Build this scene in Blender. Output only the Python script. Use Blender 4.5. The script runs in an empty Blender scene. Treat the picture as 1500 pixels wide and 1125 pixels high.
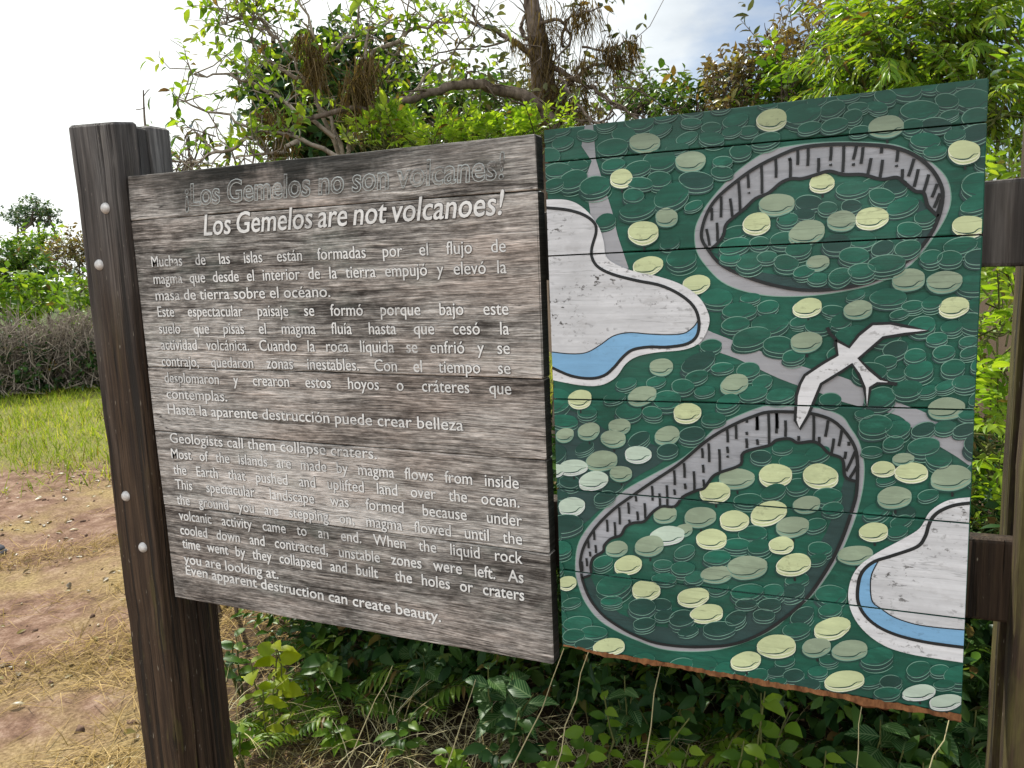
import bpy, bmesh, math, random
import numpy as np
from mathutils import Vector, Matrix
from mathutils.geometry import tessellate_polygon

rng = np.random.default_rng(7)
random.seed(7)
SC = bpy.context.scene
COL = SC.collection

# ------------------------------------------------------------------ camera
FOC, YAW, PIT, ROL = 1157.0, 0.4268, -0.1521, -0.0416
CAM = np.array([1.539, -1.3282, 1.4954])
def _axes():
    cy, sy, cp, sp = math.cos(YAW), math.sin(YAW), math.cos(PIT), math.sin(PIT)
    F = np.array([-sy*cp, cy*cp, sp]); r0 = np.array([cy, sy, 0.0]); u0 = np.cross(r0, F)
    c, s = math.cos(ROL), math.sin(ROL)
    return r0*c+u0*s, -r0*s+u0*c, F
CR, CU, CF = _axes()
cam_d = bpy.data.cameras.new('camera'); cam = bpy.data.objects.new('camera', cam_d); COL.objects.link(cam)
cam.matrix_world = Matrix(((CR[0], CU[0], -CF[0], CAM[0]), (CR[1], CU[1], -CF[1], CAM[1]),
                           (CR[2], CU[2], -CF[2], CAM[2]), (0, 0, 0, 1)))
cam_d.sensor_width = 36; cam_d.lens = 36*FOC/1500; cam_d.clip_start = 0.05; cam_d.clip_end = 2000
SC.camera = cam

# ------------------------------------------------------------------ light and sky
EXPOSURE = 0.58
SUN_DIR = Vector((-0.68, 0.52, 0.95)).normalized()          # towards the sun: behind the sign, to the left
SUN_EL = math.asin(SUN_DIR.z); SUN_AZ = math.atan2(SUN_DIR.x, SUN_DIR.y)
sd = bpy.data.lights.new('sun', 'SUN'); sun = bpy.data.objects.new('sun', sd); COL.objects.link(sun)
sd.energy = 5.0; sd.angle = math.radians(0.8); sd.color = (1.0, 0.93, 0.80)
sun.rotation_euler = SUN_DIR.to_track_quat('Z', 'Y').to_euler()
SC.view_settings.view_transform = 'Standard'; SC.view_settings.look = 'None'
SC.view_settings.exposure = EXPOSURE; SC.view_settings.gamma = 1.0

class NT:
    """tiny node-tree helper"""
    def __init__(s, tree): s.t = tree; s.n = tree.nodes; s.l = tree.links
    def node(s, typ, props=None, **inp):
        n = s.n.new(typ)
        for k, v in (props or {}).items(): setattr(n, k, v)
        for k, v in inp.items(): s.put(n, k, v)
        return n
    def put(s, n, k, v):
        k = {'A': 0, 'B': 1, 'C': 2}.get(k, k)
        sock = n.inputs[k if isinstance(k, int) else k.replace('_', ' ')]
        if isinstance(v, bpy.types.NodeSocket): s.l.new(v, sock)
        else:
            if isinstance(v, (tuple, list)) and len(v) == 3 and sock.type == 'RGBA': v = (*v, 1)
            sock.default_value = v
    def math(s, op, a, b=0.0, c=0.0, clamp=False):
        n = s.node('ShaderNodeMath', {'operation': op, 'use_clamp': clamp}, A=a, B=b, C=c); return n.outputs[0]
    def vmath(s, op, a, b=(0, 0, 0)):
        n = s.node('ShaderNodeVectorMath', {'operation': op}, A=a, B=b); return n.outputs[0]
    def noise(s, vec, scale, detail=6.0, rough=0.6, dist=0.0):
        n = s.node('ShaderNodeTexNoise', None, Vector=vec, Scale=scale, Detail=detail, Roughness=rough, Distortion=dist)
        return n.outputs[0]
    def mapping(s, vec, scale=(1, 1, 1), loc=(0, 0, 0), rot=(0, 0, 0)):
        n = s.node('ShaderNodeMapping', None, Vector=vec, Scale=scale, Location=loc, Rotation=rot); return n.outputs[0]
    def ramp(s, fac, stops, interp='LINEAR'):
        n = s.node('ShaderNodeValToRGB', None, Fac=fac); r = n.color_ramp; r.interpolation = interp
        while len(r.elements) < len(stops): r.elements.new(0.5)
        for e, (p, c) in zip(r.elements, stops):
            e.position = p; e.color = (*c, 1) if isinstance(c, tuple) else (c, c, c, 1)
        return n.outputs[0]
    def mix(s, fac, a, b, blend='MIX'):
        n = s.node('ShaderNodeMix', {'data_type': 'RGBA', 'blend_type': blend})
        for i, v in ((0, fac), (6, a), (7, b)):
            if isinstance(v, bpy.types.NodeSocket): s.l.new(v, n.inputs[i])
            else: n.inputs[i].default_value = (*v, 1) if isinstance(v, tuple) else v
        return n.outputs[2]
    def remap(s, v, a, b, c=0.0, d=1.0):
        n = s.node('ShaderNodeMapRange', {'clamp': True}, Value=v); 
        for i, x in zip((1, 2, 3, 4), (a, b, c, d)): n.inputs[i].default_value = x
        return n.outputs[0]

W = bpy.data.worlds.new('World'); SC.world = W; W.use_nodes = True
w = NT(W.node_tree); W.node_tree.nodes.clear()
sky = w.node('ShaderNodeTexSky', {'sky_type': 'NISHITA', 'sun_disc': False, 'sun_elevation': SUN_EL, 'sun_rotation': SUN_AZ,
                                  'altitude': 600.0, 'air_density': 1.0, 'dust_density': 1.6, 'ozone_density': 1.0})
tc = w.node('ShaderNodeTexCoord').outputs['Generated']
sx = w.node('ShaderNodeSeparateXYZ', None, Vector=tc)
zc = w.math('ADD', w.math('MAXIMUM', sx.outputs[2], 0.0), 0.22)
pl = w.node('ShaderNodeCombineXYZ', None, X=w.math('DIVIDE', sx.outputs[0], zc), Y=w.math('DIVIDE', sx.outputs[1], zc), Z=0.3).outputs[0]
n1 = w.noise(w.mapping(pl, (1.0, 1.0, 1), (2.3, 0.7, 0)), 1.15, 7.0, 0.55, 0.35)
n2 = w.noise(w.mapping(pl, (1.0, 1.0, 1), (5.1, 3.2, 2)), 2.6, 6.0, 0.6, 0.2)
hazeside = w.math('DOT_PRODUCT', 0, 0) if False else w.node('ShaderNodeVectorMath', {'operation': 'DOT_PRODUCT'}, A=tc, B=(-0.80, 0.58, 0.10)).outputs['Value']
cover = w.math('ADD', w.remap(n1, 0.49, 0.64), w.remap(hazeside, 0.64, 0.93), clamp=True)
back_fill = w.node('ShaderNodeVectorMath', {'operation': 'DOT_PRODUCT'}, A=tc, B=(0.25, -0.93, 0.25)).outputs['Value']
cover = w.math('ADD', cover, w.math('MULTIPLY', w.remap(back_fill, -0.05, 0.5), 0.8), clamp=True)
cover = w.math('MULTIPLY', cover, 0.96)
shade = w.ramp(n2, [(0.36, (3.3, 3.9, 4.9)), (0.52, (4.7, 5.3, 6.2)), (0.68, (7.4, 7.8, 8.2))])
shade = w.mix(w.remap(hazeside, 0.60, 0.90), shade, (12.0, 12.4, 12.0))
shade = w.mix(w.math('MULTIPLY', w.remap(back_fill, 0.0, 0.6), 0.9), shade, (19.0, 19.4, 19.8))   # bright unseen cloud added behind the viewer to fill the boards
bgcol = w.mix(cover, sky.outputs[0], shade)
bg = w.node('ShaderNodeBackground', None, Color=bgcol, Strength=0.075)
wo = w.node('ShaderNodeOutputWorld'); w.l.new(bg.outputs[0], wo.inputs[0])

# ------------------------------------------------------------------ helpers
def ray(px, py): return CF + CR*(px-750)/FOC - CU*(py-562.5)/FOC
def at(px, py, d): return CAM + ray(px, py)*d                     # world point seen at (px,py), d metres deep
def onp(px, py, ax, v):                                           # world point on the plane axis=v
    r = ray(px, py); return CAM + r*((v-CAM[ax])/r[ax])
def gnd(px, py, z=0.0): return onp(px, py, 2, z)

def mk(name, verts, faces, mats, parent=None, fm=None, smooth=False, uv=None):
    me = bpy.data.meshes.new(name)
    me.from_pydata([tuple(v) for v in verts], [], faces)
    for m in (mats if isinstance(mats, list) else [mats]): me.materials.append(m)
    if fm is not None: me.polygons.foreach_set('material_index', np.asarray(fm, np.int32))
    if smooth: me.polygons.foreach_set('use_smooth', np.ones(len(me.polygons), bool))
    me.update()
    o = bpy.data.objects.new(name, me); COL.objects.link(o)
    if parent is not None: o.parent = parent
    return o
def mkfast(name, V, F, mat, parent=None, smooth=True, uv=None):
    """V (n,3), F list of int arrays (m,3) or (m,4)"""
    me = bpy.data.meshes.new(name)
    me.vertices.add(len(V)); me.vertices.foreach_set('co', np.ascontiguousarray(V, np.float32).ravel())
    li = np.concatenate([f.ravel() for f in F]).astype(np.int32)
    tot = np.concatenate([np.full(len(f), f.shape[1]) for f in F]).astype(np.int32)
    st = np.concatenate([[0], np.cumsum(tot)[:-1]]).astype(np.int32)
    me.loops.add(len(li)); me.loops.foreach_set('vertex_index', li)
    me.polygons.add(len(tot)); me.polygons.foreach_set('loop_start', st); me.polygons.foreach_set('loop_total', tot)
    if smooth: me.polygons.foreach_set('use_smooth', np.ones(len(tot), bool))
    if uv is not None:
        u = me.uv_layers.new(name='UVMap'); u.data.foreach_set('uv', np.ascontiguousarray(uv[li], np.float32).ravel())
    me.update(calc_edges=True); me.validate()
    me.materials.append(mat)
    o = bpy.data.objects.new(name, me); COL.objects.link(o)
    if parent is not None: o.parent = parent
    return o
def tag(o, label=None, cat=None, group=None, kind=None):
    for k, v in (('label', label), ('category', cat), ('group', group), ('kind', kind)):
        if v: o[k] = v
    return o
def thing(name, label, cat, loc=(0, 0, 0), group=None):
    o = bpy.data.objects.new(name, None); COL.objects.link(o); o.location = loc; o.empty_display_size = 0.1
    return tag(o, label, cat, group)
def nrm(v): return v/np.maximum(np.linalg.norm(v, axis=-1, keepdims=True), 1e-9)

# ------------------------------------------------------------------ materials
def newmat(name):
    m = bpy.data.materials.new(name); m.use_nodes = True; m.node_tree.nodes.clear()
    t = NT(m.node_tree); return m, t
def finish(t, col, rough=0.8, bump=None, bs=0.3, bd=0.002, spec=0.3):
    b = t.node('ShaderNodeBsdfPrincipled', None, Roughness=rough)
    t.put(b, 'Base Color', col); t.put(b, 'Specular IOR Level', spec)
    if bump is not None:
        bn = t.node('ShaderNodeBump', None, Strength=bs, Distance=bd, Height=bump); t.l.new(bn.outputs[0], b.inputs['Normal'])
    o = t.node('ShaderNodeOutputMaterial'); t.l.new(b.outputs[0], o.inputs[0]); return b

def grain_vec(t, axis, rnd=True):
    v = t.node('ShaderNodeTexCoord').outputs['Object']
    if rnd:
        r = t.node('ShaderNodeObjectInfo').outputs['Random']
        off = t.node('ShaderNodeCombineXYZ', None, X=t.math('MULTIPLY', r, 17.0), Y=t.math('MULTIPLY', r, 5.0), Z=t.math('MULTIPLY', r, 9.0)).outputs[0]
        v = t.vmath('ADD', v, off)
    return v
def sc(axis, along, across):
    return tuple(along if i == axis else across for i in range(3))

def mat_weathered():
    """bare, greyed board of the text sign, grain along x"""
    m, t = newmat('weathered_board')
    raw = t.node('ShaderNodeTexCoord').outputs['Object']
    v = grain_vec(t, 0)
    warp = t.noise(t.mapping(v, (1.6, 1, 7)), 1.0, 3)
    v2 = t.vmath('ADD', v, t.node('ShaderNodeCombineXYZ', None, X=0.0, Y=0.0, Z=t.math('MULTIPLY', t.math('SUBTRACT', warp, 0.5), 0.028)).outputs[0])
    g1 = t.noise(t.mapping(v2, (3.2, 3, 85)), 1.0, 9, 0.68)
    g2 = t.noise(t.mapping(v2, (14, 8, 380)), 1.0, 5, 0.7)
    bl = t.noise(t.mapping(v, (2.2, 1, 6.5)), 1.0, 6, 0.6)
    sp = t.noise(t.mapping(v, (38, 20, 95)), 1.0, 4, 0.7)
    rp_ = t.node('ShaderNodeObjectInfo').outputs['Random']
    big = t.noise(t.mapping(v, (1.5, 1, 3.6), (1, 0, 6)), 1.0, 4, 0.55, 0.5)
    f = t.math('ADD', t.math('MULTIPLY', g1, 0.56), t.math('MULTIPLY', g2, 0.50))
    f = t.math('ADD', f, t.math('ADD', t.math('MULTIPLY', bl, 0.42), t.math('MULTIPLY', t.math('SUBTRACT', big, 0.5), 0.36)))
    f = t.math('ADD', f, t.math('MULTIPLY', t.math('SUBTRACT', rp_, 0.5), 0.07))
    f = t.math('ADD', f, t.math('MULTIPLY', t.math('SUBTRACT', sp, 0.5), 0.30))
    c = t.ramp(f, [(0.49, (0.014, 0.013, 0.012)), (0.60, (0.062, 0.058, 0.055)), (0.70, (0.20, 0.195, 0.188)), (0.80, (0.42, 0.416, 0.407)), (0.97, (0.68, 0.68, 0.675))])
    br = t.remap(t.noise(t.mapping(v, (1.9, 1, 8), (3, 1, 4)), 1.0, 5, 0.6), 0.47, 0.68)
    c = t.mix(t.math('MULTIPLY', br, 0.30), c, t.mix(1.0, c, (0.80, 0.52, 0.38), 'MULTIPLY'))
    gr = t.remap(t.noise(t.mapping(v, (4.0, 1, 9), (7, 2, 1)), 1.0, 5, 0.6), 0.55, 0.72)
    c = t.mix(t.math('MULTIPLY', gr, 0.45), c, t.mix(0.5, c, (0.36, 0.44, 0.41)))
    cn = t.noise(t.mapping(v2, (1.7, 2, 46), (8, 3, 5)), 1.0, 5, 0.55, 0.25)
    crk = t.math('MULTIPLY', t.remap(t.math('ABSOLUTE', t.math('SUBTRACT', cn, 0.5)), 0.002, 0.011, 1.0, 0.0), t.remap(bl, 0.40, 0.60))
    c = t.mix(t.math('MULTIPLY', crk, 0.85), c, (0.014, 0.012, 0.010))
    fl = t.noise(t.mapping(v2, (24, 9, 520), (2, 8, 1)), 1.0, 3, 0.7)
    c = t.mix(0.6, c, t.mix(1.0, c, t.ramp(fl, [(0.36, 0.25), (0.50, 0.95), (0.64, 1.75)]), 'MULTIPLY'))
    c = t.mix(1.0, c, (1.04, 1.0, 0.945), 'MULTIPLY')
    # black damp stain along the top edge
    sep = t.node('ShaderNodeSeparateXYZ', None, Vector=raw)
    wob = t.noise(t.mapping(raw, (9, 1, 6)), 1.0, 6, 0.65)
    ed = t.remap(t.math('ADD', sep.outputs[2], t.math('MULTIPLY', t.math('SUBTRACT', wob, 0.5), 0.20)), 0.915, 0.985)
    sx_ = t.math('ABSOLUTE', t.math('SUBTRACT', sep.outputs[0], 0.40))
    ed2 = t.math('MULTIPLY', ed, t.remap(sx_, 0.10, 0.62, 1.0, 0.35))
    c = t.mix(t.math('MULTIPLY', ed2, 0.93), c, (0.016, 0.018, 0.016))
    cell = t.node('ShaderNodeTexVoronoi', {'feature': 'F1'}, Vector=t.mapping(raw, (3.1, 1, 4.3), (0.3, 0, 0.2)), Scale=1.0).outputs[0]
    kn = t.remap(cell, 0.03, 0.075, 1.0, 0.0)
    c = t.mix(t.math('MULTIPLY', kn, 0.6), c, (0.05, 0.038, 0.03))
    nn_ = t.node('ShaderNodeSeparateXYZ', None, Vector=t.node('ShaderNodeTexCoord').outputs['Normal']).outputs[0]
    c = t.mix(t.math('MULTIPLY', t.remap(nn_, .6, .9), .93), c, (0.018, 0.017, 0.013))    # plank ends facing right darkened
    finish(t, c, 0.85, t.math('ADD', g1, t.math('MULTIPLY', g2, 0.8)), 0.9, 0.005, 0.2); return m

def mat_post(name='post_timber', dark=1.0, moss=0.3, top=1.85, allover=False):
    m, t = newmat(name)
    raw = t.node('ShaderNodeTexCoord').outputs['Object']
    v = grain_vec(t, 2)
    g1 = t.noise(t.mapping(v, (60, 60, 1.6)), 1.0, 8, 0.62, 0.4)
    g2 = t.noise(t.mapping(v, (220, 220, 6)), 1.0, 4, 0.65)
    bl = t.noise(t.mapping(v, (9, 9, 1.6)), 1.0, 5, 0.6)
    f = t.math('ADD', t.math('MULTIPLY', g1, 0.55), t.math('ADD', t.math('MULTIPLY', g2, 0.25), t.math('MULTIPLY', bl, 0.30)))
    d = dark
    c = t.ramp(f, [(0.40, (0.014*d, 0.009*d, 0.007*d)), (0.54, (0.060*d, 0.036*d, 0.020*d)), (0.66, (0.150*d, 0.094*d, 0.055*d)), (0.80, (0.42*d, 0.31*d, 0.21*d))])
    sep = t.node('ShaderNodeSeparateXYZ', None, Vector=raw)
    zz = t.math('ADD', sep.outputs[2], t.math('MULTIPLY', t.math('SUBTRACT', bl, 0.5), 1.3))
    gy = t.remap(zz, top-0.75, top+0.1)
    grey = t.ramp(f, [(0.40, (0.028, 0.027, 0.026)), (0.55, (0.115, 0.112, 0.108)), (0.78, (0.36, 0.355, 0.34))])
    c = t.mix(t.math('MULTIPLY', gy, 0.85), c, grey)
    ms = t.remap(t.noise(t.mapping(v, (26, 26, 5), (4, 4, 2)), 1.0, 5, 0.65), 0.42 if allover else 0.56, 0.66)
    low = 1.0 if allover else t.remap(zz, 0.1, 1.0, 1.0, 0.15)
    c = t.mix(t.math('MULTIPLY', t.math('MULTIPLY', ms, low), moss), c, (0.11, 0.105, 0.025))
    ck = t.remap(t.noise(t.mapping(v, (60, 60, 1.1), (1, 6, 3)), 1.0, 4, 0.55), 0.60, 0.65)
    c = t.mix(t.math('MULTIPLY', ck, 0.85), c, (0.01, 0.008, 0.006))
    chip = t.noise(t.mapping(v, (160, 160, 30), (2, 2, 7)), 1.0, 3, 0.6)
    c = t.mix(t.math('MULTIPLY', t.remap(chip, 0.68, 0.72), 0.6), c, (0.30, 0.27, 0.21))
    finish(t, c, 0.72, t.math('SUBTRACT', t.math('ADD', g1, t.math('MULTIPLY', g2, 0.5)), t.math('MULTIPLY', ck, 0.8)), 0.9, 0.006, 0.3); return m

def mat_paint(name, col, var=0.18, wear=0.25, dirt=0.5, wearcol=(0.07, 0.06, 0.05), spk=0.0, damp=True, rough=0.6):
    """flat paint on boards: faint grain, scuffed patches, specks"""
    m, t = newmat(name)
    v = t.node('ShaderNodeTexCoord').outputs['Object']
    g1 = t.noise(t.mapping(v, (3.5, 1, 85)), 1.0, 7, 0.65, 0.2)
    bl = t.noise(t.mapping(v, (7, 1, 9)), 1.0, 6, 0.65)
    c = t.mix(t.remap(bl, 0.30, 0.72), tuple(x*(1-var*1.3) for x in col), tuple(min(1, x*(1+var)) for x in col))
    big = t.noise(t.mapping(v, (2.6, 1, 3.4), (4, 0, 1)), 1.0, 5, 0.6, 0.4)
    c = t.mix(t.math('MULTIPLY', t.remap(big, 0.36, 0.54, 1.0, 0.0), min(1, var*2.2)), c, tuple(x*0.55 for x in col))
    st = t.noise(t.mapping(v, (16, 1, 46), (9, 0, 3), (0, .5, 0)), 1.0, 5, 0.7)
    c = t.mix(t.math('MULTIPLY', t.remap(st, 0.52, 0.68), var*1.6), c, tuple(min(1, x*1.5+.01) for x in col))
    c = t.mix(t.math('MULTIPLY', t.remap(g1, 0.40, 0.62, 1.0, 0.0), dirt), c, tuple(x*0.50 for x in col))
    if spk:
        s = t.noise(t.mapping(v, (75, 1, 120)), 1.0, 4, 0.65)
        z = t.noise(t.mapping(v, (9, 1, 14), (2, 0, 5)), 1.0, 3, 0.5)
        sp = t.math('MULTIPLY', t.remap(s, 0.56, 0.62), t.remap(z, 0.44, 0.58))
        c = t.mix(t.math('MULTIPLY', sp, spk), c, (0.03, 0.026, 0.02))
    cn = t.noise(t.mapping(v, (1.9, 1, 44), (8, 3, 5)), 1.0, 5, 0.55, 0.2)
    ck = t.math('MULTIPLY', t.remap(t.math('ABSOLUTE', t.math('SUBTRACT', cn, 0.5)), 0.001, 0.009, 1.0, 0.0), t.remap(big, 0.44, 0.58))
    c = t.mix(t.math('MULTIPLY', ck, 0.55), c, tuple(x*0.3+.004 for x in col))
    fade = t.remap(t.noise(t.mapping(v, (3.2, 1, 7), (6, 0, 9)), 1.0, 6, 0.65), 0.50, 0.70)
    c = t.mix(t.math('MULTIPLY', fade, 0.22 if var > .3 else 0.10), c, tuple(x*.6+.10 for x in col))
    wr = t.math('MULTIPLY', t.remap(t.noise(t.mapping(v, (13, 1, 40), (3, 0, 8)), 1.0, 7, 0.7), 0.56, 0.68), wear)
    c = t.mix(wr, c, wearcol)
    if damp:  # the topmost board is blackened by damp
        sep = t.node('ShaderNodeSeparateXYZ', None, Vector=v)
        e = t.remap(t.math('ADD', sep.outputs[2], t.math('ADD', t.math('MULTIPLY', t.math('SUBTRACT', bl, 0.5), 0.10), t.math('MULTIPLY', sep.outputs[0], 0.014))), 0.935, 0.985)
        c = t.mix(t.math('MULTIPLY', e, 0.42), c, (0.012, 0.030, 0.022))
    finish(t, c, rough, g1, 0.35, 0.0015, 0.35); return m

def mat_letter(name, col, wear):
    m, t = newmat(name)
    v = t.node('ShaderNodeTexCoord').outputs['Object']
    n = t.noise(t.mapping(v, (30, 1, 70)), 1.0, 5, 0.7)
    b = t.noise(t.mapping(v, (5, 1, 8), (1, 0, 3)), 1.0, 3, 0.5)
    k = t.math('ADD', t.math('MULTIPLY', n, 0.5), t.math('MULTIPLY', b, 0.5))
    c = t.ramp(k, [(0.36+wear, (0.12, 0.11, 0.10)), (0.44+wear, tuple(x*0.72 for x in col)), (0.58+wear, col)])
    finish(t, c, 0.7, n, 0.2, 0.001, 0.2); return m

def mat_leaf(name, stops, trans=0.45, veins=False, gloss=0.09):
    m, t = newmat(name)
    r = t.node('ShaderNodeNewGeometry').outputs['Random Per Island']
    c = t.ramp(r, stops)
    if veins:
        uv = t.node('ShaderNodeTexCoord').outputs['UV']
        s = t.node('ShaderNodeSeparateXYZ', None, Vector=uv)
        a = t.math('ABSOLUTE', t.math('SUBTRACT', s.outputs[1], 0.5))
        ph = t.math('SUBTRACT', t.math('MULTIPLY', s.outputs[0], 9.0), t.math('MULTIPLY', a, 6.0))
        fr = t.math('ABSOLUTE', t.math('SUBTRACT', t.math('FRACT', ph), 0.5))
        ve = t.math('MAXIMUM', t.remap(fr, 0.0, 0.16, 1.0, 0.0), t.remap(a, 0.0, 0.05, 1.0, 0.0))
        c = t.mix(t.math('MULTIPLY', ve, 0.6), c, (0.24, 0.34, 0.16))
    v = t.node('ShaderNodeTexCoord').outputs['Object']
    c = t.mix(0.5, c, t.mix(1.0, c, t.ramp(t.noise(v, 3.0, 3), [(0.3, 0.55), (0.7, 1.5)]), 'MULTIPLY'))
    d = t.node('ShaderNodeBsdfDiffuse', None, Color=c)
    tcol = t.mix(1.0, c, (1.5, 1.45, 0.55), 'MULTIPLY')
    tr = t.node('ShaderNodeBsdfTranslucent', None, Color=tcol)
    mx = t.node('ShaderNodeMixShader', None, Fac=trans); t.l.new(d.outputs[0], mx.inputs[1]); t.l.new(tr.outputs[0], mx.inputs[2])
    g = t.node('ShaderNodeBsdfGlossy', None, Roughness=0.38, Color=(0.9, 0.95, 1.0))
    fz = t.node('ShaderNodeFresnel', None, IOR=1.4)
    m2 = t.node('ShaderNodeMixShader', None, Fac=t.math('MULTIPLY', fz.outputs[0], gloss*6))
    t.l.new(mx.outputs[0], m2.inputs[1]); t.l.new(g.outputs[0], m2.inputs[2])
    o = t.node('ShaderNodeOutputMaterial'); t.l.new(m2.outputs[0], o.inputs[0]); return m

def mat_bark(name, a, b, sc_=40):
    m, t = newmat(name)
    v = t.node('ShaderNodeTexCoord').outputs['Object']
    n = t.noise(t.mapping(v, (1, 1, 0.35)), sc_, 6, 0.65)
    finish(t, t.ramp(n, [(0.32, a), (0.68, b)]), 0.9, n, 0.6, 0.006, 0.1); return m
def mat_plain(name, col, rough=0.6, var=0.2, scale=30, metal=0.0):
    m, t = newmat(name)
    v = t.node('ShaderNodeTexCoord').outputs['Object']
    n = t.noise(v, scale, 5, 0.6)
    b = finish(t, t.ramp(n, [(0.3, tuple(x*(1-var) for x in col)), (0.7, tuple(min(1, x*(1+var)) for x in col))]), rough, n, 0.2, 0.001)
    b.inputs['Metallic'].default_value = metal; return m

M = {}
M['board'] = mat_weathered()
M['post'] = mat_post('post_timber', 0.60, 0.5)
M['post_rear_shade'] = mat_post('rear_timber_shaded', 0.38, 0.6)  # timber colour darkened to carry the shade behind the boards
M['post_moss_sun'] = mat_post('mossy_sunlit_timber', 0.45, 0.65, 2.8, True)  # moss tint spread all over in olive-yellow to suggest sunlit side faces
M['green'] = mat_paint('green_paint', (0.008, 0.100, 0.064), 0.36, 0.30, 0.50, (0.012, 0.035, 0.028))
M['green_lit'] = mat_paint('leaf_green_paint', (0.010, 0.124, 0.080), 0.40, 0.30, 0.45, (0.012, 0.035, 0.028))
M['green_dk'] = mat_paint('deep_green_paint', (0.010, 0.058, 0.045), 0.30, 0.05, 0.3)
M['slate'] = mat_paint('slate_green_paint', (0.022, 0.058, 0.055), 0.22, 0.05, 0.3)
M['pale'] = mat_paint('pale_lime_paint', (0.52, 0.59, 0.33), 0.16, 0.08, 0.20, (0.22, 0.22, 0.12), 0.25)
M['sage'] = mat_paint('sage_paint', (0.27, 0.345, 0.24), 0.20, 0.06, 0.25)
M['mint'] = mat_paint('mint_paint', (0.46, 0.57, 0.47), 0.14, 0.08, 0.2)
M['white'] = mat_paint('white_paint', (0.58, 0.595, 0.61), 0.14, 0.40, 0.35, (0.26, 0.25, 0.24), 0.95)
M['cream'] = mat_paint('clean_white_paint', (0.66, 0.675, 0.69), 0.10, 0.35, 0.3, (0.28, 0.27, 0.26), 0.6)
M['blue'] = mat_paint('sky_blue_paint', (0.19, 0.40, 0.62), 0.10, 0.06, 0.2, (0.1, 0.12, 0.14), 0.25)
M['grey'] = mat_paint('grey_paint', (0.32, 0.33, 0.35), 0.10, 0.10, 0.2, (0.2, 0.19, 0.18), 0.1)
M['cliff'] = mat_paint('cliff_grey_paint', (0.34, 0.355, 0.38), 0.26, 0.14, 0.45, (0.13, 0.11, 0.11))
M['black'] = mat_paint('black_paint', (0.010, 0.013, 0.014), 0.2, 0.05, 0.1)
M['line'] = mat_paint('pale_line_paint', (0.17, 0.33, 0.255), 0.2, 0.15, 0.3, (0.05, 0.1, 0.08))
M['liney'] = mat_paint('cream_line_paint', (0.74, 0.77, 0.60), 0.15, 0.1, 0.2)
M['raw'] = mat_bark('raw_broken_wood', (0.045, 0.016, 0.008), (0.26, 0.12, 0.05), 60)
M['letter'] = mat_letter('letter_white', (0.70, 0.705, 0.685), -0.03)
M['letter2'] = mat_letter('letter_worn', (0.46, 0.50, 0.49), 0.03)
M['letter_shade'] = mat_letter('letter_edge_shade', (0.020, 0.018, 0.016), -.4)  # near-black colour standing in for the shadow along carved letter edges
M['bolt'] = mat_plain('bolt_zinc', (0.52, 0.51, 0.49), 0.55, 0.25, 120, 0.35)

# ------------------------------------------------------------------ beams
def loft_beam(A, B, n=8, bev=0.004, wob=0.0, seed=1):
    """squared timber between quad A and quad B (matching corner order), eased edges"""
    r = np.random.default_rng(seed); A = np.array(A, float); B = np.array(B, float)
    def ring(Q, inset=0.0):
        c = Q.mean(0); out = []
        for i in range(4):
            p = Q[i]; a = Q[i-1]-p; b = Q[(i+1) % 4]-p; a = a/np.linalg.norm(a); b = b/np.linalg.norm(b)
            p = p + (a+b)*inset
            out += [p+a*bev, p+(a+b)*bev*0.29, p+b*bev]
        return np.array(out)
    L = np.linalg.norm(B.mean(0)-A.mean(0)); ts = [0] + list(np.linspace(min(.4, bev/L), 1-min(.4, bev/L), n)) + [1]
    V = []; F = []
    for k, tt in enumerate(ts):
        Q = A*(1-tt)+B*tt
        if 0 < k < len(ts)-1: Q = Q + r.normal(0, wob, (4, 3))
        V.append(ring(Q, bev*0.8 if k in (0, len(ts)-1) else 0.0))
    V = np.concatenate(V)
    for k in range(len(ts)-1):
        for i in range(12):
            j = (i+1) % 12; F.append((k*12+i, k*12+j, (k+1)*12+j, (k+1)*12+i))
    F.append(tuple(range(11, -1, -1))); e = (len(ts)-1)*12; F.append(tuple(range(e, e+12)))
    return V, F
def beam(name, A, B, mat, parent, loc, **k):
    V, F = loft_beam(A, B, **k); return mk(name, V-np.array(loc), F, mat, parent)
def box_q(x0, x1, y0, y1, z): return [(x0, y0, z), (x1, y0, z), (x1, y1, z), (x0, y1, z)]

# ------------------------------------------------------------------ sign frame
FL = (0.0, 0.04, 0.0)
fr = thing('sign_frame', 'dark brown timber frame of paired posts and rails carrying both boards', 'sign frame', FL)
lp = beam('front_post', [(-.150, -.02, -.05), (-.036, -.02, -.05), (-.036, .045, -.05), (-.150, .045, -.05)],
          [(-.149, -.02, 1.849), (-.003, -.02, 1.842), (-.003, .045, 1.850), (-.149, .045, 1.855)], M['post'], fr, FL, n=26, bev=.005, wob=.0008, seed=3)
beam('rear_post', box_q(-.150, -.022, .092, .158, -.05), box_q(-.150, -.022, .092, .158, 1.852), M['post_rear_shade'], fr, FL, n=20, bev=.006, wob=.0008, seed=4)
for z0, z1 in ((1.588, 1.846), (1.04, 1.455), (-.05, .898)):
    beam('spacer_block', box_q(-.148, -.024, .047, .090, z0), box_q(-.148, -.024, .047, .090, z1), M['post_rear_shade'], fr, FL, n=6, bev=.006, wob=.0008, seed=int(z1*100)+60)
rp = beam('front_post', box_q(1.746, 1.880, -.02, .045, -.05), box_q(1.752, 1.886, -.02, .045, 1.85), M['post_moss_sun'], fr, FL, n=26, bev=.006, wob=.0008, seed=5)
rp['label'] = 'mossy right front post, toned olive-yellow as if sunlit'
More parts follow.
